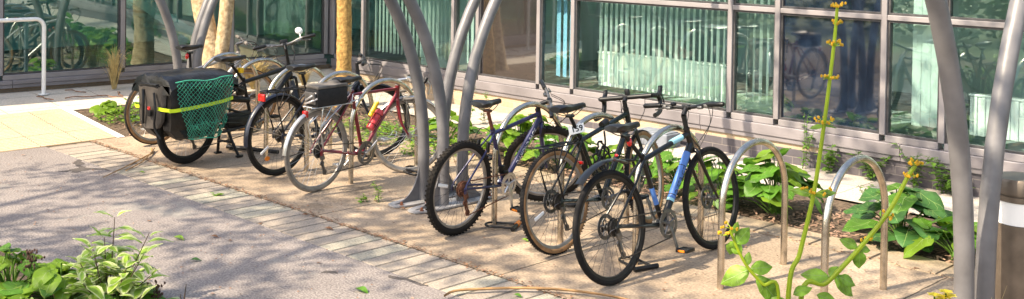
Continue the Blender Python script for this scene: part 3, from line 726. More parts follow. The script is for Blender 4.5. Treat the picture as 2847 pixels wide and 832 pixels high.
def flatbar(parent,p,S,half,rise=.0,sweep=.03,mat=None,gripmat=None,levers=True,cables=True,barends=False,stem0=None,crown=None,barmat=None):
    p=Vector(p); b=MB()
    pts=[(-half,-sweep,rise),(-half*.55,-sweep*.3,rise),(-half*.25,0,rise*.2),(0,0,0),(half*.25,0,rise*.2),(half*.55,-sweep*.3,rise),(half,-sweep,rise)]
    pts=[p+Vector(q) for q in pts]; b.tube(smoothpath(pts,4),.0125,10); b.tube([p+Vector((-.03,0,0)),p+Vector((.03,0,0))],.018,12)
    b.xf(S); hb=b.build('handlebar',barmat or M['black'],parent)
    for sx in (-1,1):
        e=p+Vector((sx*half,-sweep,rise)); i=p+Vector((sx*(half-.125),-sweep*.55,rise))
        b=MB(); b.tube([i,i.lerp(e,.1),i.lerp(e,.5),e.lerp(i,.05),e+(e-i)*.03],[.0155,.0175,.0165,.0175,.012],12); b.xf(S); b.build('grip',gripmat or M['black'],hb)
        if barends:
            b=MB(); b.tube(smoothpath([e,e+Vector((0,.05,.015)),e+Vector((-sx*.01,.12,.04))],4),.0115,10); b.xf(S); b.build('bar_end',M['black'],hb)
        if levers:
            l=p+Vector((sx*(half-.15),-sweep*.4,rise)); b=MB()
            b.box(l+Vector((0,.008,-.012)),(.032,.034,.028),None,.006)
            b.tube(smoothpath([l+Vector((0,.025,-.01)),l+Vector((sx*.03,.05,-.022)),l+Vector((sx*.11,.045,-.035))],4),.0045,6,squash=(1,1,1.4))
            b.box(l+Vector((-sx*.04,-.005,-.02)),(.04,.035,.022),None,.008); b.xf(S); b.build('brake_lever',M['alloydark'],hb)
    return hb
def cables(parent,p,S,end,half,drop=.14,n=4,mat=None,fw=.12):
    p=Vector(p); b=MB()
    for k in range(n):
        sx=1 if k%2 else -1; q=half-.15-.03*(k//2)
        a=p+Vector((sx*q,.03,-.01)); e=Vector(end)+Vector((sx*.012,0,-.02*k))
        b.tube(smoothpath([a,a+Vector((-sx*.05,fw*.9,-.02)),p+Vector((sx*.09,fw,-.6*drop)),p+Vector((sx*.03,fw*.5,-drop-.02*k)),e],6),.0026,5)
    b.xf(S); return b.build('cables',mat or M['black'],parent)
def mudguard(parent,c,r,a0,a1,w,mat,S=None,name='mudguard',stays=True,staymat=None):
    c=Vector(c); b=MB(); rings=[]; n=20
    for i in range(n+1):
        a=R(a0+(a1-a0)*i/n); ring=[]
        for k in range(7):
            t=-1+2*k/6; rr=r-.012*t*t
            ring.append(c+Vector((w*t,rr*math.cos(a),rr*math.sin(a))))
        for k in range(7):
            t=1-2*k/6; rr=r-.012*t*t-.003
            ring.append(c+Vector((w*t*.97,rr*math.cos(a),rr*math.sin(a))))
        rings.append(ring)
    b.loft(rings)
    if S is not None: b.xf(S)
    o=b.build(name,mat,parent)
    if stays:
        b=MB()
        for sx in (-1,1):
            for a in (a1-28,a1-62) if abs(a1-a0)>120 else (a1-28,):
                e=c+Vector((sx*w*.95,(r-.012)*math.cos(R(a)),(r-.012)*math.sin(R(a)))); b.tube([c+Vector((sx*.062,.0,.0)),e],.0022,5)
        if S is not None: b.xf(S)
        b.build('mudguard_stays',staymat or M['spoke'],o)
    return o
def rack(parent,hub,y0,y1,z,mat,w=.06,light=None,front=None):
    hub=Vector(hub); b=MB()
    for sx in (-1,1):
        b.tube(smoothpath([(sx*w*.75,y1+.04,z-.01),(sx*w,y1-.02,z),(sx*w,y0+.03,z),(sx*w*.6,y0,z+.004),(0,y0-.005,z+.004)],4),.0055,7)
        for t in (.25,.5,.78):
            b.tube([hub+Vector((sx*.066,-.0+.02*t,.02)),Vector((sx*(w+.012),hub.y+(y0-hub.y)*.35,z-.16)),Vector((sx*w,y0+(y1-y0)*t,z))],.0048,6)
        if front: b.tube([(sx*w*.75,y1+.03,z-.01),Vector(front)+Vector((sx*.012,0,0))],.0045,6)
    for t in (.15,.5,.85): b.tube([(-w,y0+(y1-y0)*t,z),(w,y0+(y1-y0)*t,z)],.0045,6)
    b.tube([(0,y0,z+.002),(0,y1,z+.002)],.005,6)
    return b.build('luggage_rack',mat,parent)
def bicycle(name,label,cat,A,yaw,lean,s):
    t=thing(name,label,cat,(A[0],A[1],A[2] if len(A)>2 else 0),(0,R(lean),R(yaw)) )
    t.rotation_mode='XYZ'
    r=s['r']; hub=Vector((0,0,r)); fhub=Vector((0,s['wb'],s.get('fr',r)))
    bb=Vector((0,*s['bb'])); cl=Vector((0,*s['clus'])); hT=Vector((0,*s['htT'])); hB=Vector((0,*s['htB']))
    ax=(hT-hB).normalized(); S=Matrix.Translation(hB)@Matrix.Rotation(R(s.get('steer',0)),4,ax)@Matrix.Translation(-hB)
    fm=s['fm']; ft=s.get('ft',.017)
    b=MB()
    seat_top=cl+(cl-bb).normalized()*.03
    b.tube([bb,seat_top],[.0165,.0155],14)
    tt0=cl-(cl-bb).normalized()*.012; tt1=hT-ax*.03
    if s.get('step'): b.tube(smoothpath([bb+Vector((0,.02,.05)),(0,bb.y+.18,bb.z+.14),hB+ax*.05],6),ft*1.35,14)
    else:
        if not s.get('notop'): b.tube([tt0,tt1],[ft*.85,ft*.95],14)
        b.tube([bb,hB+ax*.03],[ft*s.get('dtk',1.05)*1.,ft*s.get('dtk',1.05)],16)
    b.tube([hB-ax*.004,hT+ax*.004],.0205,16); b.lathe([(.023,-.036),(.023,.036)],bb,'x',16)
    for sx in (-1,1):
        e=hub+Vector((sx*.060,0,0))
        b.tube([bb+Vector((sx*.018,-.02,0)),bb+Vector((sx*.030,-.09,0)),e+Vector((0,.03,0)),e],[.011,.010,.008,.007],8)
        b.tube([cl+Vector((sx*.014,0,-.01)),cl.lerp(e,.35)+Vector((sx*.020,0,0)),e+Vector((0,.005,.03)),e],[.0085,.008,.0075,.007],8)
        b.box(e+Vector((0,0,-.01)),(.007,.03,.045),None,.002)
    b.tube([cl+Vector((0,0,.012)),cl+(cl-bb).normalized()*.022],.0205,12)
    fr=b.build('frame',fm,t)
    # fork
    b=MB(); cr_=hB-ax*.02
    b.tube([hB,cr_-ax*.012],.021,12)
    for sx in (-1,1):
        e=fhub+Vector((sx*.052,0,0)); top=cr_+Vector((sx*.044,0,-.012))
        mid=top.lerp(e,.62); mid=Vector((sx*.052,mid.y-s.get('rake',.012),mid.z))
        b.tube([cr_,Vector((sx*.03,cr_.y,cr_.z)),top]+smoothpath([top+Vector((0,.006,-.03)),mid,e],5),[.016,.016,.015]+[.0145-.006*k/10 for k in range(11)],10)
    b.xf(S); fk=b.build('fork',s.get('forkm',fm),t)
    if s.get('sus'):
        b=MB(); 
        for sx in (-1,1):
            e=fhub+Vector((sx*.055,0,0)); top=cr_+Vector((sx*.05,0,0)); b.tube([top.lerp(e,.3),e],.0195,12)
        b.tube([cr_+Vector((-.05,0,-.0)),cr_+Vector((.05,0,0))],.02,10); b.xf(S); b.build('fork_lowers',s.get('forkm',fm),fk)
    kw=s.get('wkw',{}); fkw=s.get('fwkw',kw)
    I=Matrix.Identity(4)
    xwheel(r,s['tw'],s['tyre'],s.get('wall'),s['rim'],s['spoke'],'wheel',t,hub,I,**kw)
    xwheel(s.get('fr',r),s['tw'],s['tyre'],s.get('wall'),s['rim'],s['spoke'],'wheel',t,fhub,S,**fkw)
    sr,sn,sz=s['sad']; ctr=Vector((0,sr+(sn-sr)*.47,sz-.068))
    saddle(t,sr,sn,sz,[cl,ctr],postmat=s.get('postm'),wide=s.get('swide',.075))
    crankset(t,bb,s.get('crank',-80),s.get('ring',.088),s.get('armm'),s.get('ringm'),s.get('pedm'),s.get('pref'),cage=s.get('cage',False))
    drivetrain(t,bb,hub,s.get('ring',.088),mat=s.get('chainm'),casmat=s.get('chainm'),dermat=s.get('derm'),der=s.get('der',True))
    # stem
    bp=Vector((0,*s['bar'])); b=MB(); st=Vector((0,*s['stem']))
    b.tube([hT,hT+ax*.012],.022,12); b.tube([hT,st],s.get('strr',.0165),12); b.tube([st,bp],s.get('str2',.017),12); b.box(bp,(.046,.036,.036),None,.008)
    b.xf(S); b.build('stem',s.get('stemm',M['black']),t)
    return dict(t=t,hub=hub,fhub=fhub,bb=bb,cl=cl,hT=hT,hB=hB,ax=ax,S=S,bp=bp,frame=fr,fork=fk)

# --- 1: black hybrid with the blue down tube (nearest)
q=bicycle('bicycle','black hybrid bike with sky blue lettered down tube, flat handlebar and black rear mudguard','bicycle',(-4.168,5.131),1,-7,dict(
 r=.347,tw=.019,wb=1.115,bb=(.53,.277),clus=(.375,.715),htT=(.885,.838),htB=(.925,.712),fm=M['blackpaint'],ft=.020,dtk=1.18,steer=2,stem=(.862,.935),bar=(.905,.985),
 sad=(.085,.372,.945),tyre=M['rubber'],rim=M['rimblack'],spoke=M['spokeblack'],crank=-78,ring=.092,pref='orange',wkw=dict(disc=True,nsp=32),fwkw=dict(disc=True,nsp=32)))
t=q['t']; hb=flatbar(t,q['bp'],q['S'],.315,.02,.04); cables(t,q['bp'],q['S'],q['hB']+Vector((0,.02,.05)),.315,.22,4,fw=.13)
b=MB(); b.lathe([(.02,0),(.022,.012),(.012,.02)],q['bp']+Vector((-.10,.0,.018)),'z',12); b.xf(q['S']); b.build('bell',M['black'],hb)
d=(q['hB']+q['ax']*.03-q['bb']); d1=d.normalized(); L=d.length
b=MB(); b.tube([q['bb']+d1*L*.30,q['bb']+d1*L*.88],.0262,20); dc=b.build('down_tube_sleeve',M['skyblue'],t)
b=MB(); b.tube([q['bb']+d1*L*.265,q['bb']+d1*L*.298],.0258,20); b.build('band',M['palecyan'],dc)
b=MB(); b.tube([q['bb']+d1*L*.335,q['bb']+d1*L*.345],.0266,20); b.tube([q['bb']+d1*L*.70,q['bb']+d1*L*.708],.0266,20); b.build('strap',M['black'],dc)
text_mesh('DISTRICT',.042,M['letterdark'],dc,q['bb']+d1*L*.36,d1,.0264,space=1.18,bold=.0006)
tt0=q['cl']; tt1=q['hT']-q['ax']*.03; td=(tt1-tt0).normalized(); 
b=MB(); b.tube([tt0+td*.33,tt0+td*.45],.0206,16); b.build('top_tube_decal',M['palecyan'],t)
b=MB(); sd0=(q['cl']-q['bb']); b.tube([q['bb']+sd0*.30,q['bb']+sd0*.55],.0172,14); b.build('seat_tube_decal',M['skyblue'],t)
mg=mudguard(t,Vector((0,.02,.30)),.46,62,130,.036,M['blackpaint'],stays=False)
b=MB(); b.tube([q['cl']+Vector((0,-.0,.07)),q['cl']+Vector((0,-.09,.0)),Vector((0,.15,.735))],.009,8); b.build('bracket',M['black'],mg)
b=MB(); b.ell((0,.255,.835),(.020,.016,.030)); b.build('rear_light',M['redplastic'],t)
b=MB(); b.ell((0.012,.10,.772),(.014,.010,.010)); b.build('reflector',M['redplastic'],t)
# --- 2: black drop-bar bike with number tag
q=bicycle('bicycle','black drop handlebar bike with tan sidewall tyres, rear rack and paper number 159','bicycle',(-4.834,5.352),2.7,-6,dict(
 r=.347,tw=.022,wb=1.07,bb=(.517,.285),clus=(.312,.725),htT=(.862,.868),htB=(.892,.742),fm=M['greenblack'],ft=.019,dtk=1.15,steer=14,stem=(.850,.925),bar=(.885,.955),
 sad=(.06,.39,.963),tyre=M['rubber'],wall=M['tan'],rim=M['rimgrey'],spoke=M['spokeblack'],crank=10,ring=.075,swide=.068,wkw=dict(disc=True,nsp=30,knobs=96,reflector=200),fwkw=dict(disc=True,nsp=30,knobs=96)))
t=q['t']; p=q['bp']; b=MB()
b.tube([p+Vector((-.205,0,0)),p+Vector((.205,0,0))],.0175,12)
for sx in (-1,1):
    e=p+Vector((sx*.205,0,0)); b.tube([e]+smoothpath([e+Vector((sx*.012,.03,-.002)),e+Vector((sx*.016,.085,-.018)),e+Vector((sx*.02,.10,-.06)),e+Vector((sx*.024,.07,-.115)),e+Vector((sx*.028,0,-.135)),e+Vector((sx*.03,-.06,-.14))],5),.0165,10)
b.xf(q['S']); hb=b.build('handlebar',M['black'],t)
for sx in (-1,1):
    e=p+Vector((sx*.221,.085,-.010)); b=MB(); b.tube(smoothpath([e+Vector((0,-.03,.003)),e+Vector((0,.02,.012)),e+Vector((0,.055,.045)),e+Vector((0,.06,.068))],4),[.018]*5+[.017]*4+[.016]*3+[.012],10); b.tube(smoothpath([e+Vector((0,.05,.02)),e+Vector((sx*.012,.065,-.05)),e+Vector((sx*.015,.045,-.10))],4),.006,6); b.xf(q['S']); b.build('brake_hood',M['black'],hb)
b=MB(); b.box(p+Vector((.01,.012,.035)),(.035,.03,.05),None,.008); b.xf(q['S']); b.build('light_mount',M['black'],hb)
cables(t,p,q['S'],q['hB']+Vector((0,.03,.04)),.30,.2,3,fw=.10)
rack(t,q['hub'],-.13,.22,.715,M['black'],.06,front=q['cl'])
b=MB(); b.box((.012,.262,.80),(.112,.004,.062),Matrix.Rotation(R(38),3,'Z')@Matrix.Rotation(R(-8),3,'X')@Matrix.Rotation(R(-10),3,'Y'),.001); tg=b.build('number_tag',M['tag'],t)
cuv=bpy.data.curves.new('lettering','FONT'); cuv.body='159'; cuv.size=.056; cuv.align_x='CENTER'; cuv.align_y='CENTER'; cuv.offset=.0012
to=bpy.data.objects.new('x',cuv); COL.objects.link(to); bpy.context.view_layer.update(); me=bpy.data.meshes.new_from_object(to.evaluated_get(bpy.context.evaluated_depsgraph_get())); bpy.data.objects.remove(to)
Mt=Matrix.Translation((.012,.262,.80))@(Matrix.Rotation(R(38),4,'Z')@Matrix.Rotation(R(-8),4,'X')@Matrix.Rotation(R(-10),4,'Y'))@Matrix.Translation((.004,-.0035,0))@Matrix.Rotation(R(90),4,'X')
for v in me.vertices: v.co=Mt@v.co
me.materials.clear(); me.materials.append(M['black']); o=bpy.data.objects.new('lettering',me); COL.objects.link(o); o.parent=tg
b=MB(); b.box((0,.29,.565),(.055,.02,.022),None,.006); b.build('reflector',M['redplastic'],t)
# folding lock bundle and saddle pack inside the frame
b=MB(); r4=random.Random(4)
for k in range(4):
    c0=Vector((.02*(-1)**k,.50+.02*k,.50+.03*k)); b.tube([c0+Vector((r4.uniform(-.02,.02),.05*math.cos(a),.085*math.sin(a))) for a in [2*math.pi*i/18 for i in range(18)]],.008,7,closed=True)
b.tube(smoothpath([(.02,.56,.75),(.03,.55,.66),(.02,.53,.57),(.02,.5,.5)],4),.007,7)
o=b.build('cable_lock',M['black']); o.matrix_world=Matrix.Translation((-4.834,5.352,0))@Matrix.Rotation(R(2.7),4,'Z')@Matrix.Rotation(R(-6),4,'Y'); tag(o,'black cable lock coiled inside the frame of the bike with the number tag','lock')
b=MB(); b.tube([(0,.56,.79),(0,.62,.81)],.026,12); b.build('frame_strap',M['black'],t)
# --- 3: purple-blue mountain bike
q=bicycle('bicycle','purple blue mountain bike with knobbly tyres, rusty seatpost and white down tube lettering','bicycle',(-5.64,5.165),6,3.5,dict(
 r=.335,tw=.027,wb=1.035,bb=(.50,.285),clus=(.335,.69),htT=(.865,.79),htB=(.905,.70),fm=M['purple'],ft=.0175,dtk=1.2,steer=-46,rake=.01,stem=(.855,.835),bar=(.935,.885),
 sad=(.135,.405,.925),tyre=M['rubber_dusty'],rim=M['rimgrey'],spoke=M['spokeblack'],crank=-84,ring=.086,postm=M['rustypost'],chainm=M['rustchain'],ringm=M['alloy'],armm=M['alloy'],pref='orange',swide=.082,
 wkw=dict(knobs=62,nsp=30,reflector=165),fwkw=dict(knobs=62,nsp=30,reflector=110),derm=M['rustchain']))
t=q['t']; flatbar(t,q['bp'],q['S'],.29,.015,.03,barmat=M['alloydark'],barends=False); cables(t,q['bp'],q['S'],q['hB']+Vector((0,.02,.05)),.29,.16,4)
d=(q['hB']+q['ax']*.03-q['bb']); d1=d.normalized(); L=d.length
text_mesh('DIAMOND BACK',.040,M['letter'],q['frame'],q['bb']+d1*L*.30,d1,.0212,space=1.04,bold=.0008)
b=MB(); b.tube(smoothpath([(.0,.30,.70),(0,.20,.74),(0,.13,.66),(0,.16,.58),(0,.24,.60)],5),.003,5); b.build('rear_brake_cable',M['black'],t)
b=MB()
for sx in (-1,1): b.box((sx*.045,.235,.60),(.018,.025,.075),None,.004)
b.tube(smoothpath([(-.045,.235,.63),(0,.215,.665),(.045,.235,.63)],4),.004,5); b.build('rear_brake',M['black'],t)
b=MB()
for sx in (-1,1): b.box(q['fhub']+Vector((sx*.05,-.10,.30)),(.018,.03,.08),None,.004)
b.xf(q['S']); b.build('front_brake',M['black'],t)
b=MB(); b.box((.01,.45,.40),(.03,.05,.06),None,.008); b.box((.035,.47,.365),(.012,.06,.05),None,.004); b.build('front_derailleur',M['black'],t)
# --- 4: red touring bike
q=bicycle('bicycle','red touring bike with silver mudguards, silver rack and drop handlebar','bicycle',(-7.36,5.165),6.7,1.5,dict(
 r=.338,tw=.0165,wb=1.04,bb=(.515,.25),clus=(.375,.772),htT=(.925,.788),htB=(.925,.69),fm=M['red'],ft=.0148,dtk=1.05,steer=-38,rake=.03,stem=(.925,.83),bar=(1.02,.845),
 sad=(.195,.48,.905),tyre=M['greytyre'],rim=M['rimgrey'],spoke=M['spoke'],crank=42,ring=.098,stemm=M['alloy'],armm=M['alloy'],postm=M['alloy'],strr=.012,str2=.013,pedm=M['alloy'],cage=True,wkw=dict(nsp=32,hub=M['alloy']),fwkw=dict(nsp=32,hub=M['alloy'])))
t=q['t']; p=q['bp']; b=MB()
b.tube([p+Vector((-.20,0,0)),p+Vector((.20,0,0))],.013,10)
for sx in (-1,1):
    e=p+Vector((sx*.20,0,0)); b.tube([e]+smoothpath([e+Vector((sx*.008,.03,0)),e+Vector((sx*.01,.09,-.012)),e+Vector((sx*.012,.11,-.06)),e+Vector((sx*.012,.08,-.125)),e+Vector((sx*.012,0,-.145)),e+Vector((sx*.012,-.07,-.15))],5),.0125,10)
b.xf(q['S']); hb=b.build('handlebar',M['greyfabric'],t)
for sx in (-1,1):
    e=p+Vector((sx*.21,.09,-.008)); b=MB(); b.tube(smoothpath([e+Vector((0,-.02,0)),e+Vector((0,.02,.01)),e+Vector((0,.04,.05))],4),[.016]*5+[.017]*3+[.013],10); b.xf(q['S']); ho=b.build('brake_hood',M['black'],hb)
    b=MB(); b.tube(smoothpath([e+Vector((0,.035,.03)),e+Vector((0,.07,-.02)),e+Vector((0,.055,-.10))],4),.006,6); b.xf(q['S']); b.build('brake_lever',M['alloy'],hb)
cables(t,p,q['S'],q['hB']+Vector((0,.02,.03)),.32,.17,4,fw=.07)
mudguard(t,q['hub'],.357,48,178,.024,M['galv'],staymat=M['alloy'])
mudguard(t,q['fhub'],.357,20,158,.022,M['galv'],S=q['S'],staymat=M['alloy'])
rk=rack(t,q['hub'],-.10,.30,.705,M['alloy'],.062,front=q['cl'])
b=MB(); b.box((0,-.135,.655),(.05,.03,.055),None,.008); b.build('rear_light',M['redplastic'],t)
b=MB(); b.tube(smoothpath([(.062,.30,.715),(.07,.42,.735),(.03,.47,.735),(-.05,.47,.735)],4),.006,7); b.build('rack_loop',M['alloy'],rk)
b=MB()
d=(q['hB']+q['ax']*.03-q['bb']); d1=d.normalized(); n1=Vector((0,-d1.z,d1.y)); bc=q['bb']+d1*.21+n1*.062
b.tube([bc+n1*.037+d1*.0]+[bc+d1*.0],.004,6)
for k in (.03,.13):
    b.tube([bc+d1*k+(n1*math.cos(a)+Vector((1,0,0))*math.sin(a))*.041 for a in [2*math.pi*i/16 for i in range(16)]],.003,6,closed=True)
for a in (0,math.pi/2,math.pi,-math.pi/2): b.tube([bc+d1*.0+(n1*math.cos(a)+Vector((1,0,0))*math.sin(a))*.041,bc+d1*.13+(n1*math.cos(a)+Vector((1,0,0))*math.sin(a))*.041],.003,6)
b.build('bottle_cage',M['black'],t)
b=MB(); bs=[(-.012,.034),(.0,.037),(.085,.037),(.095,.033),(.105,.037),(.16,.037),(.175,.030),(.185,.02)]
b.tube([bc+d1*k for k,_ in bs],[r_ for _,r_ in bs],18); bo=b.build('water_bottle',M['bottle'])
Wb=Matrix.Translation((-7.36,5.165,0))@Matrix.Rotation(R(6.7),4,'Z')@Matrix.Rotation(R(1.5),4,'Y'); bo.matrix_world=Wb; tag(bo,'red and pink water bottle in the cage of the red bike','bottle')
b=MB(); b.tube([bc+n1*.075+d1*.07,bc+n1*.085+d1*.20],[.020,.020],14); b.tube([bc+n1*.075+d1*.20,bc+n1*.085+d1*.215],[.02,.012],14)
o=b.build('yellow_pump_bag',M['yellow']); o.name='flask'; o.data.name='flask'; o.matrix_world=Wb; tag(o,'small yellow flask strapped above the red bottle on the red bike','flask')
# bag strapped on the red bike's rack: a thing of its own
bt=thing('rack_bag','black rectangular bag with dusty grey lid on the rear rack of the red bike','bag'); bt.matrix_world=Wb@Matrix.Translation((0,.09,.712))
b=MB(); b.box((0,0,.075),(.17,.34,.15),None,.028); b.box((0,.0,.006),(.14,.31,.02),None,.005); b.build('body',M['bagfabric'],bt)
b=MB(); b.box((0,0,.158),(.165,.33,.03),None,.014); b.ell((.0,.07,.168),(.05,.07,.028)); b.build('lid',M['greyfabric'],bt)
b=MB(); b.box((0,-.177,.07),(.12,.02,.10),Matrix.Rotation(.15,3,'X'),.008); b.build('rear_pocket',M['greyfabric'],bt)
b=MB(); b.tube(smoothpath([(.06,-.16,.12),(.02,-.20,.08),(-.04,-.19,.05)],4),.009,7,squash=(1,.4,1)); b.tube(smoothpath([(.07,-.165,.07),(.02,-.205,.04),(-.05,-.19,.02)],4),.008,7,squash=(1,.4,1)); b.build('strap',M['silverpaint'],bt)
# --- 5: black city bike
q=bicycle('bicycle','black city bike with black mudguards, rear rack and square red rear reflector','bicycle',(-8.08,5.27),7.4,0,dict(
 r=.35,tw=.02,wb=1.12,bb=(.48,.285),clus=(.33,.70),htT=(.955,.825),htB=(.965,.70),fm=M['darkblue'],ft=.019,dtk=1.2,steer=-42,stem=(.945,.905),bar=(1.02,.925),
 sad=(.127,.425,.937),tyre=M['rubber'],rim=M['rimblack'],spoke=M['spokeblack'],crank=150,ring=.085,wkw=dict(nsp=30,reflector=215),fwkw=dict(nsp=30)))
t=q['t']; flatbar(t,q['bp'],q['S'],.29,.015,.035); cables(t,q['bp'],q['S'],q['hB']+Vector((0,.02,.05)),.29,.2,4,fw=.14)
mudguard(t,q['hub'],.368,40,188,.029,M['darkblue']); mudguard(t,q['fhub'],.368,20,160,.028,M['black'],S=q['S'])
rack(t,q['hub'],-.17,.22,.745,M['black'],.058,front=q['cl'])
b=MB(); b.box((0,-.185,.70),(.085,.02,.062),None,.006); b.build('rear_reflector',M['redplastic'],t)
b=MB(); b.ell((.062,-.17,.18),(.004,.03,.02)); b.build('side_reflector',M['orange'],t)
# --- 6: long cargo bike with panniers
q=bicycle('cargo_bike','black long tail cargo bike with high handlebar and a centre stand','bicycle',(-9.03,4.92),9,-1,dict(
 r=.325,tw=.028,wb=1.56,bb=(.76,.27),clus=(.66,.69),htT=(1.235,.80),htB=(1.265,.68),fm=M['black'],ft=.024,dtk=1.3,steer=55,stem=(1.19,.95),bar=(1.21,1.0),
 sad=(.35,.69,.93),tyre=M['rubber'],wall=M['rubber_dusty'],rim=M['rimblack'],spoke=M['spoke'],crank=20,ring=.085,swide=.085,wkw=dict(nsp=30),fwkw=dict(nsp=30)))
t=q['t']; hb=flatbar(t,q['bp'],q['S'],.31,.03,.05,barmat=M['alloydark']); cables(t,q['bp'],q['S'],q['hB']+Vector((0,.03,.05)),.3,.2,4)
b=MB(); m0=q['bp']+Vector((.17,-.02,.03)); b.tube([m0,m0+Vector((.0,.03,.05))],.006,6); b.ell(m0+Vector((.0,.03,.075)),(.040,.014,.035),rot=Matrix.Rotation(.6,3,'Y')); b.xf(q['S']); b.build('mirror',M['white'],hb)
b=MB(); b.box(q['bp']+Vector((.0,.03,.03)),(.08,.035,.05),None,.012); b.xf(q['S']); b.build('display',M['black'],hb)
mudguard(t,q['fhub'],.345,15,165,.034,M['black'],S=q['S'])
b=MB()
for sx in (-1,1):
    b.tube([(sx*.13,-.40,.75),(sx*.13,.30,.75),(sx*.05,.62,.60)],.014,10); b.tube([(sx*.13,-.25,.75),(sx*.065,0,.33)],.012,8); b.tube([(sx*.13,.2,.75),(sx*.07,.36,.33),(sx*.03,.72,.28)],.012,8)
    b.tube([(sx*.12,-.2,.30),(sx*.14,.32,.26),(sx*.05,.66,.26)],.012,8)
for y in (-.4,-.1,.25): b.tube([(-.13,y,.75),(.13,y,.75)],.012,8)
b.box((0,-.05,.765),(.24,.74,.018),None,.004); b.build('cargo_frame',M['black'],t)
b=MB(); b.box((.0,.58,.33),(.06,.30,.15),None,.02); b.box((.045,.60,.31),(.02,.34,.10),None,.008); b.tube([(0,.35,.56),(0,.72,.50)],.03,10); b.tube([(0.02,.36,.48),(0.02,.70,.36)],.012,8); b.box((0,.62,.60),(.05,.10,.09),None,.02); b.build('motor_cover',M['black'],t)
b=MB()
for sx in (-1,1): b.tube([(sx*.05,.42,.27),(sx*.10,.44,.14),(sx*.15,.47,.015)],.014,8); b.box((sx*.155,.475,.012),(.04,.07,.02),None,.006)
b.tube([(-.1,.44,.14),(.1,.44,.14)],.012,8); b.build('centre_stand',M['black'],t)
b=MB(); b.box((.03,.60,.80),(.06,.03,.05),None,.006); b.build('lock_tag',M['yellow'],t)
Wc=Matrix.Translation((-9.03,4.92,0))@Matrix.Rotation(R(9),4,'Z')@Matrix.Rotation(R(-1),4,'Y')
pt=thing('cargo_bag','large black tarpaulin cargo bag with green net and lime stripe on the cargo bike','bag'); pt.matrix_world=Wc
def bagside(sx):
    b=MB(); rings=[]; r5=random.Random(9+sx)
    # cross-sections from bottom to top: (z, y0, y1, x outer)
    secs=[(.255,-.20,.14,.18),(.29,-.26,.17,.235),(.36,-.33,.22,.225),(.43,-.34,.25,.262),(.52,-.345,.28,.245),(.60,-.35,.30,.262),(.70,-.355,.325,.248),(.79,-.36,.345,.25)]
    for (z,a,c,xo) in secs:
        ring=[]; n=9
        for k in range(n): # outer face rear->front
            y=a+(c-a)*k/(n-1); e=1-abs(2*k/(n-1)-1)**6
            ring.append(Vector((sx*(.13+(xo-.13)*(.72+.28*e)+r5.uniform(-.014,.014)),y+r5.uniform(-.006,.006),z+r5.uniform(-.008,.008))))
        for k in range(n):
            y=c+(a-c)*k/(n-1); ring.append(Vector((sx*.105,y,z)))
        rings.append(ring if sx>0 else list(reversed(ring)))
    b.loft(rings); return b
for sx in (-1,1): bagside(sx).build('pannier',M['tarpdust'] if sx<0 else M['tarp'],pt)
b=MB(); rings=[]; r5=random.Random(2)
for y,zz in [(-.385,.79),(-.37,.838),(-.30,.852),(-.16,.846),(0,.858),(.16,.846),(.30,.842),(.365,.818),(.38,.785)]:
    ring=[]
    for k in range(17):
        u=-1+2*k/16; e=1-abs(u)**5; x=(.27+r5.uniform(-.008,.008))*u
        z=zz-.085*(1-e)-(.025 if abs(u)>.99 else 0)+r5.uniform(-.011,.011)
        ring.append(Vector((x,y+r5.uniform(-.004,.004),z)))
    for k in range(17):
        u=1-2*k/16; ring.append(Vector((.255*u,y,.755+r5.uniform(-.008,.006))))
    rings.append(ring)
b.loft(rings); b.build('lid',M['tarp'],pt)
b=MB(); rings=[]
for z,xo in [(.38,.08),(.44,.12),(.60,.14),(.75,.15)]:
    rings.append([Vector((xo*math.cos(a)*1.3,-.365-.05*abs(math.sin(a)) if math.sin(a)<0 else -.36,z+r5.uniform(-.006,.006))) for a in [2*math.pi*k/16 for k in range(16)]])
b.loft(rings); b.build('rear_pocket',M['tarpdust'],pt)
b=MB(); b.tube(smoothpath([(.10,-.425,.70),(.14,-.44,.55),(.12,-.435,.40),(.16,-.40,.30)],4),.010,6); b.tube(smoothpath([(-.06,-.42,.72),(-.03,-.44,.6),(-.05,-.43,.42)],4),.012,6); b.box((.05,-.435,.52),(.05,.02,.06),None,.008); b.build('strap',M['black'],pt)
b=MB(); b.box((.06,-.447,.565),(.035,.012,.03),None,.004); b.build('rear_light',M['redplastic'],pt)
b=MB()
def stripe(pts,h):
    vs=[]; 
    for p in pts: vs+= [Vector(p)-Vector((0,0,h/2)),Vector(p)+Vector((0,0,h/2))]
    n=len(pts); b.add(vs,[(2*i,2*i+2,2*i+3,2*i+1) for i in range(n-1)])
stripe([(.248,-.378,.545),(.268,-.33,.545),(.282,-.2,.55),(.284,0,.56),(.280,.2,.575),(.262,.315,.59)],.032)
stripe([(.135,-.41,.56),(.20,-.40,.555),(.25,-.365,.548)],.03); stripe([(-.27,-.36,.56),(-.20,-.40,.56),(-.12,-.418,.562)],.03)
b.build('reflective_stripe',M['hiviz'],pt)
# net: diamond mesh hung from the lid and gathered at the bottom
b=MB(); NU,NV=15,13; r6=random.Random(8)
def netp(u,v):
    w0=1-.42*v**1.6; y=-.32+.64*(u*w0+(1-w0)*(.42+.1*v)); z=.79-.50*v-.02*math.sin(u*math.pi)*v
    bul=math.sin(math.pi*min(1,v*1.0))*.012+.02*v*math.sin(u*9+2)*.5
    xo=.283-.02*abs(2*u-1)**4+bul
    return Vector((xo+.006*math.sin(u*31+v*17),y+.008*math.sin(v*11+u*5)+.005*math.sin(u*23),z+.010*math.sin(u*9+v*4)-.012*math.sin(math.pi*u)*v))
for i in range(-NV,NU+1):
    for sgn in (1,-1):
        seg=[]
        for k in range(NV+1):
            u=(i+k if sgn>0 else i+NV-k)/NU
            if 0<=u<=1: seg.append(netp(u,k/NV))
        if len(seg)>1: b.tube(seg,.0019,4,cap=False)
for v in (0,1): b.tube([netp(k/20,v) for k in range(21)],.0045,5)
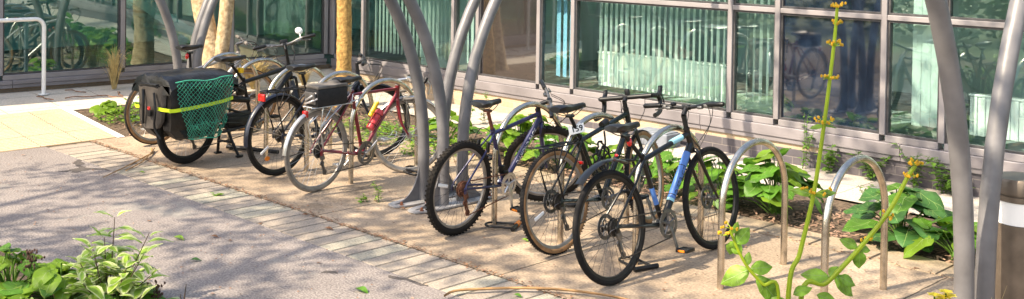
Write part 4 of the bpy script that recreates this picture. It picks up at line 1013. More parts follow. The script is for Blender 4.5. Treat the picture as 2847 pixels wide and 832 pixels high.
for k in range(14):
    u0=r6.uniform(.05,.9); b.tube(smoothpath([netp(u0,.72+.02*math.sin(u0*12))+Vector((.012,0,0)),netp(min(1,u0+.09),.80+r6.uniform(-.06,.06))+Vector((.016,0,0)),netp(min(1,u0+.16),.76+r6.uniform(-.08,.08))+Vector((.012,0,0))],4),.0024,4,cap=False)
b.build('net',M['net'],pt)
# --- 7: silver bike, farthest left
q=bicycle('bicycle','silver bike half hidden behind the green netted bag, red lamp under its saddle','bicycle',(-10.06,5.13),5,0,dict(
 r=.335,tw=.022,wb=1.08,bb=(.50,.28),clus=(.40,.70),htT=(.985,.86),htB=(1.0,.72),fm=M['silverpaint'],ft=.022,dtk=1.2,steer=-26,stem=(.96,.93),bar=(1.045,.955),
 sad=(.26,.545,.952),tyre=M['rubber'],wall=M['tan'],rim=M['rimgrey'],spoke=M['spoke'],crank=60,stemm=M['alloydark'],wkw=dict(nsp=30),fwkw=dict(nsp=30)))
t=q['t']; flatbar(t,q['bp'],q['S'],.30,.02,.03,barmat=M['alloydark'],gripmat=M['greyfabric']); cables(t,q['bp'],q['S'],q['hB']+Vector((0,.02,.05)),.3,.2,4)
b=MB(); b.ell((0,.36,.85),(.02,.02,.032)); b.build('rear_light',M['redplastic'],t)
# ------------------------------------------------------------------ locks on the ground
def dlock(x,y,ang,label,w=.10,l=.2,barmat=None,z=.018):
    t=thing('bike_lock',label,'lock',(x,y,z),(0,0,R(ang)))
    b=MB(); b.tube([Vector((-w/2,0,0)),Vector((-w/2,l-w/2,0))]+arc((0,l-w/2,0),w/2,math.pi,0,10,'xy')+[Vector((w/2,0,0))],.008,9); b.build('shackle',M['black'],t)
    b=MB(); b.tube([(-w/2-.03,-.005,0),(w/2+.035,-.005,0)],.016,12); b.build('crossbar',M['black'],t)
    if barmat:
        b=MB(); b.tube([(w/2-.035,-.005,0),(w/2+.05,-.005,0)],.0185,12); b.build('barrel',barmat,t)
    return t
t=dlock(-5.47,5.58,120,'shackle lock with an orange barrel around the hoop foot by the purple bike',.12,.22,M['orange'])
dlock(-4.22,5.50,75,'black shackle lock on the ground behind the wheel of the blue tubed bike',.12,.24)
b=MB(); b.tube([Vector((.13*math.cos(a)*1.2,.08*math.sin(a),.010+.006*math.sin(2*a))) for a in [2*math.pi*k/26 for k in range(26)]],.010,8,closed=True); b.tube([Vector((.02+.12*math.cos(a)*1.2,.01+.075*math.sin(a),.028+.006*math.sin(3*a))) for a in [2*math.pi*k/26 for k in range(26)]],.009,8,closed=True)
o=b.build('cable_lock',M['black']); o.location=(-7.36,6.22,.004); tag(o,'black cable lock coiled at the far foot of the hoop by the red bike','lock')
b=MB(); b.tube([(-.25,-.1,.03),(.3,.12,.03)],.02,10); b.tube([(-.3,.0,.03),(-.14,-.12,.03)],.018,10); o=b.build('lock_bar',M['black']); o.location=(-9.1,5.62,.002); tag(o,'black bar lying on the ground at the foot of the hoop beside the cargo bike','bar')
b=MB(); b.tube([Vector((.05*math.cos(a),.02*math.sin(a*3),.012+.05+.05*math.sin(a))) for a in [2*math.pi*k/20 for k in range(20)]],.008,7,closed=True); b.tube([Vector((-.04+.06*math.cos(a),.03+.02*math.sin(a*2),.08+.055*math.sin(a))) for a in [2*math.pi*k/20 for k in range(20)]],.008,7,closed=True)
o=b.build('coiled_cable_lock',M['redplastic']); o.location=(-8.66,6.26,.50); tag(o,'red coiled cable lock hanging on the hoop beyond the black city bike','lock')

# ------------------------------------------------------------------ planting
def leaf(b,base,d,up,L,W,shape='round',droop=.25,fold=.12,mi=0,margin=None,curl=0.,vein=None):
    """one leaf blade starting at base, growing along d"""
    d=Vector(d).normalized(); side=d.cross(Vector(up)); side=side.normalized() if side.length>1e-4 else d.orthogonal().normalized(); nrm=side.cross(d).normalized()
    if shape=='round': prof=[(-.10,.30),(.02,.72),(.2,.97),(.42,1.),(.65,.80),(.85,.46),(1.,0.)]
    elif shape=='oval': prof=[(0,0.),(.12,.5),(.32,.95),(.5,1.),(.7,.78),(.88,.35),(1.,0.)]
    else: prof=[(0,.25),(.2,.8),(.45,1.),(.75,.6),(1.,0.)]
    vs=[];fs=[];ms=[]
    cols=[-1,-.55,0,.55,1] if not margin else [-1,-margin,0,margin,1]
    for t,w_ in prof:
        for c in cols:
            z=-droop*L*t*t+fold*W*abs(c)*w_ - curl*W*c*c*w_ +.05*W*math.sin(9*t+3*c)
            vs.append(Vector(base)+d*(L*t)+side*(W*.5*w_*c)+nrm*z)
    n=5
    for i in range(len(prof)-1):
        for j in range(4):
            fs.append((i*n+j,i*n+j+1,(i+1)*n+j+1,(i+1)*n+j)); ms.append(1 if margin and (j in(0,3) or i==len(prof)-2) else 0)
    o=len(b.v); b.v+=vs; b.f+=[tuple(o+k for k in f) for f in fs]; b.m+=[mi+q for q in ms]
    if vein is not None:
        up_=nrm*(L*.012); wv=L*.011
        for i in range(len(prof)-1):
            p,q=vs[i*n+2]+up_,vs[(i+1)*n+2]+up_; k=1-.6*i/len(prof)
            b.add([p-side*wv*k,p+side*wv*k,q+side*wv*k*.8,q-side*wv*k*.8],[(0,1,2,3)],vein)
            if 0<i<len(prof)-2:
                for e in (vs[(i+1)*n+0],vs[(i+1)*n+4]):
                    m_=vs[(i+1)*n+(1 if e is vs[(i+1)*n] else 3)]+up_
                    b.add([p-d*wv*.5,p+d*wv*.5,m_+d*wv*.35,m_-d*wv*.35],[(0,1,2,3)],vein); b.add([m_-d*wv*.35,m_+d*wv*.35,e+up_],[(0,1,2)],vein)
def bigplant(x,y,label,n=14,rad=.35,h=.36,lw=(.16,.28),mats=None,seed=1,z0=None,cat='plant',shape='round'):
    r=random.Random(seed); z=(ramp(x)-.01) if z0 is None else z0
    t=thing('leafy_plant',label,cat,(x,y,z)); b=MB(); st=MB()
    n=int(n*1.5); lw=(lw[0]*.72,lw[1]*.92)
    for i in range(n):
        a=r.uniform(0,6.283); q=r.random()**.6; rr=rad*q; zz=h*(1.02-.75*q*q)*r.uniform(.72,1.1)
        p=Vector((rr*math.cos(a),rr*math.sin(a),max(.05,zz))); L=r.uniform(*lw)*(1-.2*(1-q)); 
        out=Vector((math.cos(a+r.uniform(-.5,.5)),math.sin(a+r.uniform(-.5,.5)),r.uniform(-.45,.25)))
        upv=Vector((r.uniform(-.35,.35),r.uniform(-.35,.35),1)) 
        p2=p-out.normalized()*L*.35
        leaf(b,p2,out,upv,L,L*r.uniform(.85,1.05),shape,r.uniform(.1,.35),r.uniform(.0,.16),r.choice((0,0,0,1)),curl=r.uniform(0,.12),vein=2)
        st.tube(smoothpath([(r.uniform(-.04,.04),r.uniform(-.04,.04),-.02),Vector((p2.x*.5,p2.y*.5,p2.z*.65)),p2],3),.0045,5,cap=False)
    b.build('leaves',(mats or [M['bigleaf'],M['bigleaf2']])+[M['vein']],t); st.build('stems',M['weed'],t)
    return t
def weed(x,y,label,h=.3,n=4,lw=.035,mat=None,seed=1,z0=None,spread=.12,per=12,group=None,lshape='oval'):
    r=random.Random(seed); z=(ramp(x)) if z0 is None else z0
    t=thing('weed',label,'weed',(x,y,z),group=group); b=MB(); st=MB()
    for i in range(n):
        a=r.uniform(0,6.283); tip=Vector((spread*r.uniform(.3,1.4)*math.cos(a),spread*r.uniform(.3,1.4)*math.sin(a),h*r.uniform(.55,1.1)))
        path=smoothpath([(r.uniform(-.03,.03),r.uniform(-.03,.03),-.01),Vector((tip.x*.35,tip.y*.35,tip.z*.55)),tip],5); st.tube(path,.0022,4,cap=False)
        for k in range(per):
            p=path[min(len(path)-1,2+int((len(path)-3)*k/per))]; aa=r.uniform(0,6.283); L=lw*r.uniform(.7,1.6)
            leaf(b,p,(math.cos(aa),math.sin(aa),r.uniform(-.1,.7)),(0,0,1),L,L*.5,lshape,.3,.1,0)
    b.build('leaves',mat or M['weed'],t); st.build('stems',M['weed'],t); return t
def groundpos(px,py,z=0.):
    d=cr*((px-1423.5)/3010.4)-cu*((py+117.)/3010.4)+cf; t=(z-2.12)/d.z; return (d.x*t,d.y*t)
# large-leaved plants in the bed (seen behind the bikes)
BP=[(-7.25,7.45,'bright large leaved clump right behind the saddle of the purple mountain bike',26,.42,.40,(.17,.27),11),
    (-6.62,7.40,'large leaved clump seen through the hoop of the purple mountain bike',22,.36,.36,(.17,.26),12),
    (-6.05,7.55,'low leafy clump behind the front wheel of the purple mountain bike',16,.30,.26,(.13,.22),13),
    (-5.45,7.55,'leafy clump behind the drop handlebar bike with the number tag',18,.30,.30,(.14,.22),14),
    (-4.98,7.50,'broad leaved clump behind the lettered blue down tube',18,.30,.34,(.14,.24),15),
    (-4.42,7.40,'tall large leaved clump between the nearest bike and the next empty hoop',30,.36,.44,(.20,.30),16),
    (-3.42,7.42,'dark green large leaved clump framed by the hoop nearest the right',22,.34,.40,(.20,.30),17),
    (-2.95,7.25,'low broad leaved clump left of the thick steel tubes at the right',16,.30,.26,(.18,.28),18),
    (-2.35,7.15,'leafy clump between the thick steel tubes and the bollard light',14,.26,.36,(.14,.22),19),
    (-11.1,5.62,'upright leafy plant seen through the rear wheel of the silver bike',16,.22,.34,(.13,.22),20),
    (-8.2,7.35,'large leaved plant behind the front wheel of the red bike',18,.34,.30,(.13,.20),21),]
for x,y,l,n,ra,h,lw,sd_ in BP:
    bigplant(x,y,l,n,ra,h,lw,[M['darkleaf'],M['bigleaf']] if sd_ in (17,19) else ([M['bigleaf2'],M['bigleaf']] if sd_ in (11,20,21) else None),sd_)
bigplant(-11.72,5.42,'small broad leaved plant at the corner of the bed by the buff ribbed paving',8,.16,.12,(.13,.19),[M['bigleaf2'],M['bigleaf2']],31)
# low yellow-green cover plants
def cover(x,y,label,rad,n,seed,mat='lime'):
    r=random.Random(seed); t=thing('ground_cover_plant',label,'plant',(x,y,ramp(x))); b=MB(); st=MB()
    for i in range(n):
        a=r.uniform(0,6.283); q=r.random()**.5*rad; p=Vector((q*math.cos(a),q*math.sin(a),r.uniform(.01,.20)*(1.1-q/rad)))
        aa=r.uniform(0,6.28); L=r.uniform(.018,.055); leaf(b,p,(math.cos(aa),math.sin(aa),r.uniform(-.1,.8)),(0,0,1),L,L*.6,'oval',.2,.1,r.choice((0,0,1)))
        if i%6==0: b.tube([(0,0,-.01),(p.x*.6,p.y*.6,.01),p],.0016,3,cap=False,mi=1)
    b.build('leaves',[M[mat],M['weed']],t)
cover(-11.3,5.45,'yellow green spreading weed on the bed left of the silver bike wheel',.34,420,41)
cover(-8.75,7.15,'yellow green cover plant in sun behind the front wheel of the red bike',.42,520,42)
cover(-9.4,7.2,'yellow green cover plant in sun between the tan trunk and the red bike',.36,320,43)
cover(-7.95,7.0,'yellow green cover plant between the red bike fork and the grey steel tubes',.36,360,44)
# weeds along the foot of the wall and in the joints
WD=[((2235,470),'tall thin stemmed weed at the wall foot left of the leaning yellow stem',.5,5,.04,.11,51),((2320,478),'bushy weed at the wall foot just right of the yellow stem',.26,6,.05,.13,52),((2440,498),'bushy green weed at the wall foot seen through the hoop nearest the right',.28,8,.055,.14,53),((2555,520),'tall leafy weed at the wall foot right of the hoop nearest the right',.40,6,.05,.15,54),((2620,540),'broad weed at the wall foot left of the thick steel tubes',.30,6,.06,.12,55),((2665,548),'grassy tuft at the wall foot touching the thick steel tubes',.16,12,.05,.08,56),((2130,455),'tiny weed in the paving joint above the right empty hoops',.10,4,.03,.06,57),((1500,370),'small weed at the wall foot behind the saddle with the number tag',.14,4,.035,.06,58),((1300,350),'thin spindly weed rising above the bright clump by the purple bike saddle',.42,3,.05,.1,59),((1345,345),'spindly weed beside the purple bike saddle in front of the buff wall',.36,4,.045,.1,60),((2480,580),'sprawling weed on the footpath behind the hoop nearest the right',.14,6,.04,.16,61),((2400,560),'low weed at the footpath edge in front of the wall weeds',.18,5,.03,.12,62),((1860,470),'tall grassy weed beside the blue grey block',.24,4,.03,.06,63)]
for (p,l,h,n,lw,sp,sd_) in WD:
    x,y=groundpos(*p); y=min(y,9.05); weed(x,y,l,h,n,lw,None,sd_,.004,sp)
for k,(p,l,h,n,lw) in enumerate([((1052,560),'small pale weed growing in the slab joint left of the steel tubes',.17,3,.03),((1012,562),'tiny seedling in the slab joint farther left of the steel tubes',.05,3,.025),((600,545),'moss tuft in the sett joint near the red bike wheel',.02,6,.015),((1270,400),'small weed at the foot of the tall tubes near the bright clump',.2,3,.04)]):
    x,y=groundpos(*p); weed(x,y,l,h,n,lw,M['lime'],70+k,.002,.06)
# leaning flowering stems close to the camera
def stemplant(base,path,label,whorls,leaves,seed,tip=.0032,butt=.0062):
    r=random.Random(seed); t=thing('flowering_stem',label,'flowering plant',base); B=Vector(base)
    pts=smoothpath([Vector(p)-B for p in path],8); n=len(pts); b=MB(); b.tube(pts,[butt+(tip-butt)*i/(n-1) for i in range(n)],8); b.build('stem',M['stemgreen'],t)
    for wz,sc_,cnt in whorls:
        b=MB(); p=Vector(wz)-B
        for k in range(cnt):
            a=6.283*k/cnt+r.uniform(-.4,.4); e=p+Vector((math.cos(a),math.sin(a),r.uniform(.1,.6)))*sc_*r.uniform(.5,1.1)
            b.tube([p,e],.0010,3,mi=1)
            for j in range(2): b.ell(e+Vector((r.uniform(-1,1),r.uniform(-1,1),r.uniform(-.5,1)))*.0035,(.0028,.0028,.0034),6,4,mi=0)
            if k%3==0: leaf(b,p,(math.cos(a),math.sin(a),.3),(0,0,1),sc_*1.0,sc_*.3,'oval',.2,.1,1)
        b.build('flower_cluster',[M['flower'],M['stemgreen']],t)
    for (p,d,L,W) in leaves:
        b=MB(); leaf(b,Vector(p)-B,d,-cf+Vector((r.uniform(-.5,.5),r.uniform(-.5,.5),.6)),L*.92,W*.84,'oval',.4,.22,0,curl=.25,vein=1); b.build('leaf',[M['lime'],M['vein']],t)
def ray(px,py,dist): 
    d=cr*((px-1423.5)/3010.4)-cu*((py+117.)/3010.4)+cf; return Vector((0,0,2.12))+d*dist
D=2.2
rt=cr; 
bs=ray(2180,900,D); bs.z=0
stemplant((bs.x+.02,bs.y,0),[(bs.x+.02,bs.y,0),(bs.x+.02,bs.y,.8),ray(2190,860,D),ray(2225,700,D),ray(2262,540,D),ray(2292,340,D),ray(2318,130,D),ray(2328,18,D)],
 'tall yellow green flowering stem leaning in front of the two empty hoops',
 [(ray(2330,20,D),.012,8),(ray(2326,68,D),.012,6),(ray(2320,130,D),.018,7),(ray(2306,222,D),.022,8),(ray(2290,345,D),.025,8),(ray(2262,540,D),.028,8)],
 [(ray(2263,542,D),cr*1+cu*.15,.055,.020),(ray(2263,542,D),-cr*1+cu*.3,.05,.02),(ray(2290,350,D),cr+cu*.1,.03,.010),(ray(2290,350,D),-cr-cu*.1,.03,.012),(ray(2205,820,D),cr*.8+cu*.5,.045,.03),(ray(2190,838,D),-cr-cu*.1,.06,.035)],5)
bs=ray(2215,900,D); bs.z=0
stemplant((bs.x+.03,bs.y+.02,0),[(bs.x+.03,bs.y+.02,0),(bs.x+.03,bs.y+.02,.9),ray(2225,850,D*1.01),ray(2300,785,D*1.01),ray(2390,690,D*1.01),ray(2470,590,D*1.01),ray(2525,490,D*1.01),ray(2545,462,D*1.01)],
 'shorter flowering stem bending to the right in front of the hoop nearest the right',
 [(ray(2546,460,D*1.01),.014,9),(ray(2528,492,D*1.01),.014,7),(ray(2470,605,D*1.01),.012,5),(ray(2412,670,D*1.01),.012,3)],
 [(ray(2305,770,D*1.01),-cr*.95+cu*.15,.058,.034),(ray(2305,768,D*1.01),cr*.5+cu*.6,.03,.024),(ray(2318,765,D*1.01),cr*.75-cu*.6,.075,.040),(ray(2385,690,D*1.01),-cr*.8+cu*.5,.040,.028),(ray(2388,695,D*1.01),cr*.1-cu*1,.048,.034),(ray(2388,690,D*1.01),cr-cu*.1,.03,.02),(ray(2270,820,D*1.01),cr-cu*.3,.06,.03),(ray(2330,770,D*1.01),cr*.6-cu*.2,.05,.03)],6,.004,.006)
bs=ray(2160,900,D); bs.z=0
stemplant((bs.x-.03,bs.y-.01,0),[(bs.x-.03,bs.y-.01,0),(bs.x-.03,bs.y-.01,.9),ray(2165,850,D),ray(2120,790,D),ray(2080,745,D),ray(2050,690,D),ray(2030,640,D)],
 'leafy side shoot with lobed leaves rising left of the tall yellow stem',
 [(ray(2034,636,D),.020,5),(ray(2010,655,D),.012,4)],
 [(ray(2085,750,D),-cr*1-cu*.35,.070,.050),(ray(2085,748,D),cr*1+cu*.12,.055,.035),(ray(2062,708,D),-cr*.6+cu*.8,.035,.028),(ray(2045,680,D),cr*.7+cu*.8,.048,.036),(ray(2040,670,D),-cr*.2-cu*.9,.035,.03),(ray(2038,650,D),cr*.5+cu*.8,.028,.018),(ray(2100,765,D),cr*.75-cu*.75,.105,.045),(ray(2075,740,D),cr*.2+cu*1,.03,.02)],7,.003,.004)
# variegated shrub and bergenia at the lower left
def dogwood(x,y,label,stems,seed,z0=0.004,lw=(.09,.15)):
    r=random.Random(seed); t=thing('variegated_shrub',label,'shrub',(x,y,z0)); b=MB(); st=MB()
    for (dx,dy,h,np_) in stems:
        path=smoothpath([(dx*.02,dy*.02,0),(dx*.55,dy*.55,h*.5),(dx,dy,h)],6); st.tube(path,[.006-.004*i/(len(path)-1) for i in range(len(path))],5,cap=False)
        for k in range(np_):
            q=.22+.78*k/max(1,np_-1); p=path[min(len(path)-1,int(q*(len(path)-1)))]; a0=r.uniform(0,3.14)
            for s_ in (0,math.pi):
                a=a0+s_; L=r.uniform(*lw)*(.75 if q>.95 else 1)
                leaf(b,p+Vector((math.cos(a),math.sin(a),.2))*.012,(math.cos(a),math.sin(a),r.uniform(-.2,.75)+(.8 if q>.95 else 0)),(0,0,1),L,L*r.uniform(.46,.60),'oval',r.uniform(.15,.5),.14,0,margin=r.uniform(.45,.68))
    b.build('leaves',[M['dogleaf'],M['cream']],t); st.build('stems',M['stemdark'],t)
x,y=groundpos(300,860)
r7=random.Random(77)
st_=[(q_[0],q_[1],q_[2]*.78,q_[3]) for q_ in [(-.03,.05,.64,8),(.20,.14,.56,7),(-.20,.0,.38,6),(.30,.06,.46,6),(.05,-.1,.42,9),(-.1,-.12,.34,8),(.30,.10,.30,6),(.0,.18,.30,7),(.12,-.2,.28,8),(-.05,.0,.50,9),(.36,.0,.18,6),(-.34,-.02,.22,6),(.18,.02,.34,9),(-.12,.10,.30,8)]]
dogwood(x,y,'cream edged variegated shrub at the lower left corner in front of the asphalt',st_,12)
x,y=groundpos(508,858); dogwood(x,y,'single variegated sprout standing alone right of the lower left shrub',[(.0,.02,.13,1),(-.03,0,.07,1)],14,lw=(.10,.13))
for k,(p,l,n,ra,h) in enumerate([((25,835),'glossy green leafy plant in the lower left corner',26,.34,.26),((165,850),'glossy round leaved plant between the corner plant and the variegated shrub',26,.32,.22),((330,880),'glossy leafy plant under the variegated shrub',16,.30,.14)]):
    x,y=groundpos(*p); bigplant(x,y,l,n,ra,h,(.13,.20),[M['bigleaf2'],M['bigleaf']],90+k,.004,shape='oval' if k==0 else 'round')
def seedhead(px,py,dist_h,label,seed):
    x,y=groundpos(px,py); r=random.Random(seed); t=thing('seed_head',label,'seed head',(x,y,.004)); b=MB(); b.tube([(0,0,0),(.01,0,dist_h)],.003,5); b.build('stalk',M['weed'],t); b=MB()
    for k in range(40):
        p=Vector((r.gauss(0,.022),r.gauss(0,.022),dist_h+r.uniform(-.06,.04))); b.ell(p,(.006,.006,.009),5,4); b.tube([(.01,0,dist_h-.03),p],.0012,3)
    b.build('seeds',M['seed'],t)
seedhead(85,850,.27,'brown dried seed head above the plants in the lower left corner',3); seedhead(435,870,.13,'brown dried seed head right of the variegated shrub',4)
# yellow flowers and dry grass at the lower right corner
p=ray(2610,900,2.9); t=thing('yellow_flower_plant','small yellow flowers at the bottom edge left of the thick steel tubes','flower',(p.x,p.y,0)); b=MB(); f_=MB(); r8=random.Random(3)
for k,(px,py) in enumerate([(2598,824),(2630,815),(2640,826),(2622,830),(2612,838)]):
    e=ray(px,py,2.9)-Vector((p.x,p.y,0)); b.tube(smoothpath([(0,0,0),(e.x*.3,e.y*.3,e.z*.6),e],4),.0025,4)
    for j in range(6):
        a=j*1.047; leaf(f_,e,(math.cos(a),math.sin(a),.5),(0,0,1),.020,.016,'oval',.2,.1)
b.build('stems',M['weed'],t); f_.build('petals',M['yellowflower'],t)
def tuft(x,y,label,n,h,spread,seed,mat='straw',z0=0.,w=.003,lean=1.):
    r=random.Random(seed); t=tag(None,None) if False else None; b=MB()
    for i in range(n):
        a=r.uniform(0,6.283); s_=spread*r.uniform(.2,1.2)*lean; hh=h*r.uniform(.5,1.1); c,s2=math.cos(a),math.sin(a)
        pts=smoothpath([(c*.03*r.random(),s2*.03*r.random(),0),(c*s_*.4,s2*s_*.4,hh*.75),(c*s_,s2*s_,hh*r.uniform(.6,1.))],4); sd2=Vector((-s2,c,0))*w
        vs=[]; 
        for q,pp in enumerate(pts): k=(1-q/len(pts)); vs+=[pp-sd2*k,pp+sd2*k]
        b.add(vs,[(2*q,2*q+1,2*q+3,2*q+2) for q in range(len(pts)-1)])
    o=b.build('dry_grass_clump',M[mat]); o.location=(x,y,z0); return tag(o,label,'grass clump')
p=ray(2725,832,3.6); tuft(p.x,p.y,'pale dry grass tuft at the lower right corner below the bollard light',130,p.z+.02,.35,8,'straw',0.,.003)
x,y=groundpos(705,275); tuft(x,y,'straw coloured dry grass clump seen through the far hoops',420,.42,.46,9,'straw',ramp(x),.005)
x,y=groundpos(845,262); tuft(x,y,'small dry grass clump left of the tan tree trunk',160,.25,.30,10,'straw',ramp(x),.004)
x,y=groundpos(170,262,.18); tuft(min(x,-12.5)+.1,y+.6,'greenish dry grass tuft at the foot of the left glass wall',160,.55,.30,11,'straw',.2,.004)
# cordyline trunks
def cordyline(x,y,label,stems,mat,seed,crownz):
    r=random.Random(seed); t=thing('cordyline_tree',label,'tree',(x,y,ramp(x)))
    for (pts,r0,r1) in stems:
        path=smoothpath(pts,8); n=len(path); b=MB(); b.tube(path,[(r0+(r1-r0)*i/(n-1))*(1+r.uniform(-.05,.05)) for i in range(n)],18); 
        b.build('trunk',M[mat],t)
        b=MB(); top=path[-1]
        for k in range(90):
            a=r.uniform(0,6.283); el=r.uniform(-.3,1.2); d=Vector((math.cos(a)*math.cos(el),math.sin(a)*math.cos(el),math.sin(el))); L=r.uniform(.5,.85); e1=top+d*L*.5; e2=top+d*L+Vector((0,0,-.25*L*(1.2-el)))
            sd2=d.cross(Vector((0,0,1))).normalized()*.018; b.add([top-sd2*.5,top+sd2*.5,e1+sd2,e1-sd2,e2],[(0,1,2,3),(3,2,4)])
        b.build('crown',M['darkleaf'],t)
        b=MB()
        for k in range(26):
            a=r.uniform(0,6.283); q=path[int((n-1)*r.uniform(.80,.98))]; o_=q+Vector((math.cos(a),math.sin(a),0))*r1; L=r.uniform(.12,.4); e=o_+Vector((math.cos(a)*.07,math.sin(a)*.07,-L)); sd2=Vector((-math.sin(a),math.cos(a),0))*.008
            b.add([o_-sd2,o_+sd2,e+sd2*.3,e-sd2*.3],[(0,1,2,3)])
        b.build('dead_leaves',M['straw'],t)
cordyline(-10.75,7.92,'single tan cordyline trunk at the inner corner of the building',[([(0,0,-.05),(.0,.02,.5),(-.05,.05,1.2),(-.08,.03,2.9)],.098,.088)],'bark',1,2.9)
cordyline(-11.75,6.75,'pale multi stemmed cordyline trunk behind the silver bike',[([(0,0,-.05),(-.08,.03,.5),(-.22,-.05,1.1),(-.50,-.2,2.5)],.16,.085),([(.02,.06,.5),(.02,.14,1.0),(.0,.28,2.6)],.09,.075)],'barkpale',2,2.6)
# fallen leaves, stick, dry palm leaf
def fallen(px,py,label,L,ang,mat):
    x,y=groundpos(px,py); b=MB(); leaf(b,(-L/2,0,0),(1,0,0),(0,0,1),L,L*.5,'oval',.1,.25); o=b.build('fallen_leaf',mat); o.location=(x,y,.012); o.rotation_euler=(.1,.05,R(ang)); tag(o,label,'leaf')
for k,(p,l,L,a,m) in enumerate([((498,666),'pale green fallen leaf on the asphalt left of centre',.09,20,'lime'),((545,727),'dark fallen leaf on the asphalt below the pale one',.07,60,'darkleaf'),((1007,812),'green fallen leaf on the asphalt near the bottom centre',.10,10,'bigleaf'),((597,662),'thin brown leaf on the asphalt right of the pale leaf',.06,35,'deadleaf'),((850,601),'brown leaf lying on the setts',.06,70,'deadleaf'),((915,640),'brown leaf on the setts below the other brown leaf',.07,30,'deadleaf'),((1440,827),'green leaf lying on the dry palm leaf at the bottom edge',.06,15,'bigleaf'),((395,482),'yellowish leaf on the asphalt beside the dry stick',.05,50,'lime'),((1120,583),'curled brown leaf beside the steel column base plate',.05,20,'deadleaf'),((1460,672),'yellow leaf on the slab beside the bike with tan tyre walls',.06,10,'lime'),((1000,566),'green leaf on the slab left of the column base plate',.05,0,'bigleaf')]): fallen(*p,l,L,a,M[m])
b=MB(); pth=[groundpos(*q) for q in [(287,497),(330,480),(372,456),(408,440),(425,428),(420,420)]]; c0=Vector((*pth[0],0)); 
b.tube(smoothpath([Vector((x,y,.012+.01*i%.02))-c0 for i,(x,y) in enumerate(pth)],5),[.004+.006*i/25 for i in range(26)],6); b.tube(smoothpath([Vector((*groundpos(350,478),.012))-c0,Vector((*groundpos(400,452),.02))-c0,Vector((*groundpos(430,420),.03))-c0],8),.006,5)
o=b.build('dry_stick',M['palmleaf']); o.location=c0; tag(o,'long dry stick lying across the setts at the left','stick')
b=MB(); pth=[groundpos(*q) for q in [(1235,836),(1265,822),(1330,817),(1440,814),(1560,818),(1680,833),(1760,850)]]; c0=Vector((*pth[0],0)); sp_=smoothpath([Vector((x,y,.02))-c0 for x,y in pth],5); n=len(sp_); vs=[]
for i,pp in enumerate(sp_):
    tn=(sp_[min(i+1,n-1)]-sp_[max(i-1,0)]).normalized(); s2=tn.cross(Vector((0,0,1)))*(.004+.009*math.sin(math.pi*i/(n-1))); vs+=[pp-s2+Vector((0,0,.012)),pp,pp+s2+Vector((0,0,.010))]
b.add(vs,[(3*i+j,3*i+j+1,3*i+j+4,3*i+j+3) for i in range(n-1) for j in (0,1)]); o=b.build('dry_palm_leaf',M['palmleaf']); o.location=c0; tag(o,'long dry tan palm leaf along the bottom edge','leaf')
r9=random.Random(21)
for k,(px,py,a) in enumerate([(205,262,15),(222,272,75),(330,262,-20),(120,277,5),(300,268,30)]):
    x,y=groundpos(px,py,.17); b=MB(); b.tube(smoothpath([(-.16,0,.01),(-.05,.02,.02),(.06,-.01,.015),(.18,.03,.01)],4),.006,5); o=b.build('fallen_twig',M['deadleaf']); o.location=(max(x,-13.0),y,ramp(max(x,-13.0))+.004); o.rotation_euler=(0,0,R(a)); tag(o,'brown fallen twig on the bright paving by the left glass wall','twig','twigs on the bright paving')
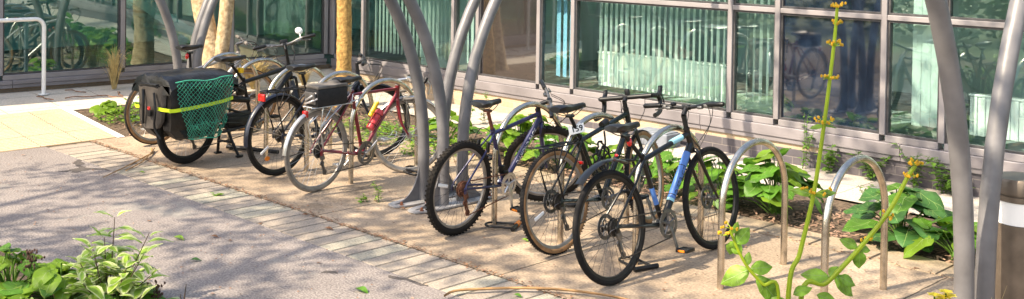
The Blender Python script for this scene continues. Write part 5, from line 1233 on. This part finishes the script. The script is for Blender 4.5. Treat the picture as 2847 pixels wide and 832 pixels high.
# ------------------------------------------------------------------ trees beyond the frame that dapple the light and are mirrored in the glass
def tree(x,y,crowns,label,seed,h):
    r=random.Random(seed); t=thing('shade_tree',label,'tree',(x,y,0),group='shade trees on the near side of the path'); b=MB()
    b.tube(smoothpath([(0,0,-.1),(.05,.05,h*.4),(-.05,.1,h*.75)],6),[.20-.10*i/12 for i in range(13)],10); b.build('trunk',M['treebark'],t)
    lf=MB(); lb=MB()
    for (cx,cy,cz,rad,ncl,per) in crowns:
        c=Vector((cx-x,cy-y,cz)); lb.tube(smoothpath([(-.03,.08,h*.6),c*.5+Vector((0,0,h*.4)),c],5),[.08-.055*i/10 for i in range(11)],6)
        for k in range(ncl):
            d=Vector((r.gauss(0,1),r.gauss(0,1),r.gauss(0,.7))); d=d.normalized()*(r.random()**.4)*rad; d.z*=.5; cc=c+d
            for j in range(per):
                p=cc+Vector((r.gauss(0,.16),r.gauss(0,.16),r.gauss(0,.10))); a=r.uniform(0,6.28); u=Vector((math.cos(a),math.sin(a),r.uniform(-.6,.4))).normalized()*r.uniform(.05,.085); v=u.cross(Vector((r.uniform(-.6,.6),r.uniform(-.6,.6),1))).normalized()*r.uniform(.028,.045)
                lf.add([p-u,p+v,p+u,p-v],[(0,1,2,3)])
    lb.build('limbs',M['treebark'],t); lf.build('crown',M['crown'],t,smooth=False)
def shade(px,py,pz,tt): # canopy point that shades a target point
    return Vector((px,py,pz))+sd*tt
def cr_(px,py,pz,tt,rad,ncl,per=26):
    c=shade(px,py,pz,tt); return (c.x,c.y,c.z,rad,ncl,per)
L_='broad leaved tree outside the frame, shading the path'
tree(-9.2,-3.6,[cr_(-8.2,3.5,0,8.5,1.7,42),cr_(-9.0,4.5,0,9,1.0,14)],L_,1,6)
tree(-6.4,-3.0,[cr_(-6.2,4.0,0,8.5,1.6,40),cr_(-6.6,5.6,0,9,1.3,22)],L_,2,6)
tree(-3.6,-1.6,[cr_(-3.9,3.9,0,8.5,1.8,42),cr_(-5.2,6.2,0,8.5,1.3,20)],L_,3,6)
tree(-1.4,-.8,[cr_(-1.9,7.0,0,8.5,1.9,40),cr_(-4.0,9.1,.9,8.2,1.4,36),cr_(-1.6,9.1,.9,8.2,1.6,34)],L_,4,6)
b=MB(); r=random.Random(5)  # unseen hedge, added to cover the bright horizon in the window reflections
for i in range(9000):
    x=r.uniform(-26,8); p=Vector((x,-6.2+r.gauss(0,.45),abs(r.gauss(.8,.75)))); a=r.uniform(0,6.28); u=Vector((math.cos(a),math.sin(a),r.uniform(-.7,.7))).normalized()*.12; v=u.cross(Vector((r.uniform(-1,1),r.uniform(-1,1),.5))).normalized()*.07
    b.add([p-u,p+v,p+u,p-v],[(0,1,2,3)])
tag(b.build('hedge',M['hedge'],smooth=False),'long green hedge added for the glass to mirror, on the far side of the near bed, outside the frame','hedge')
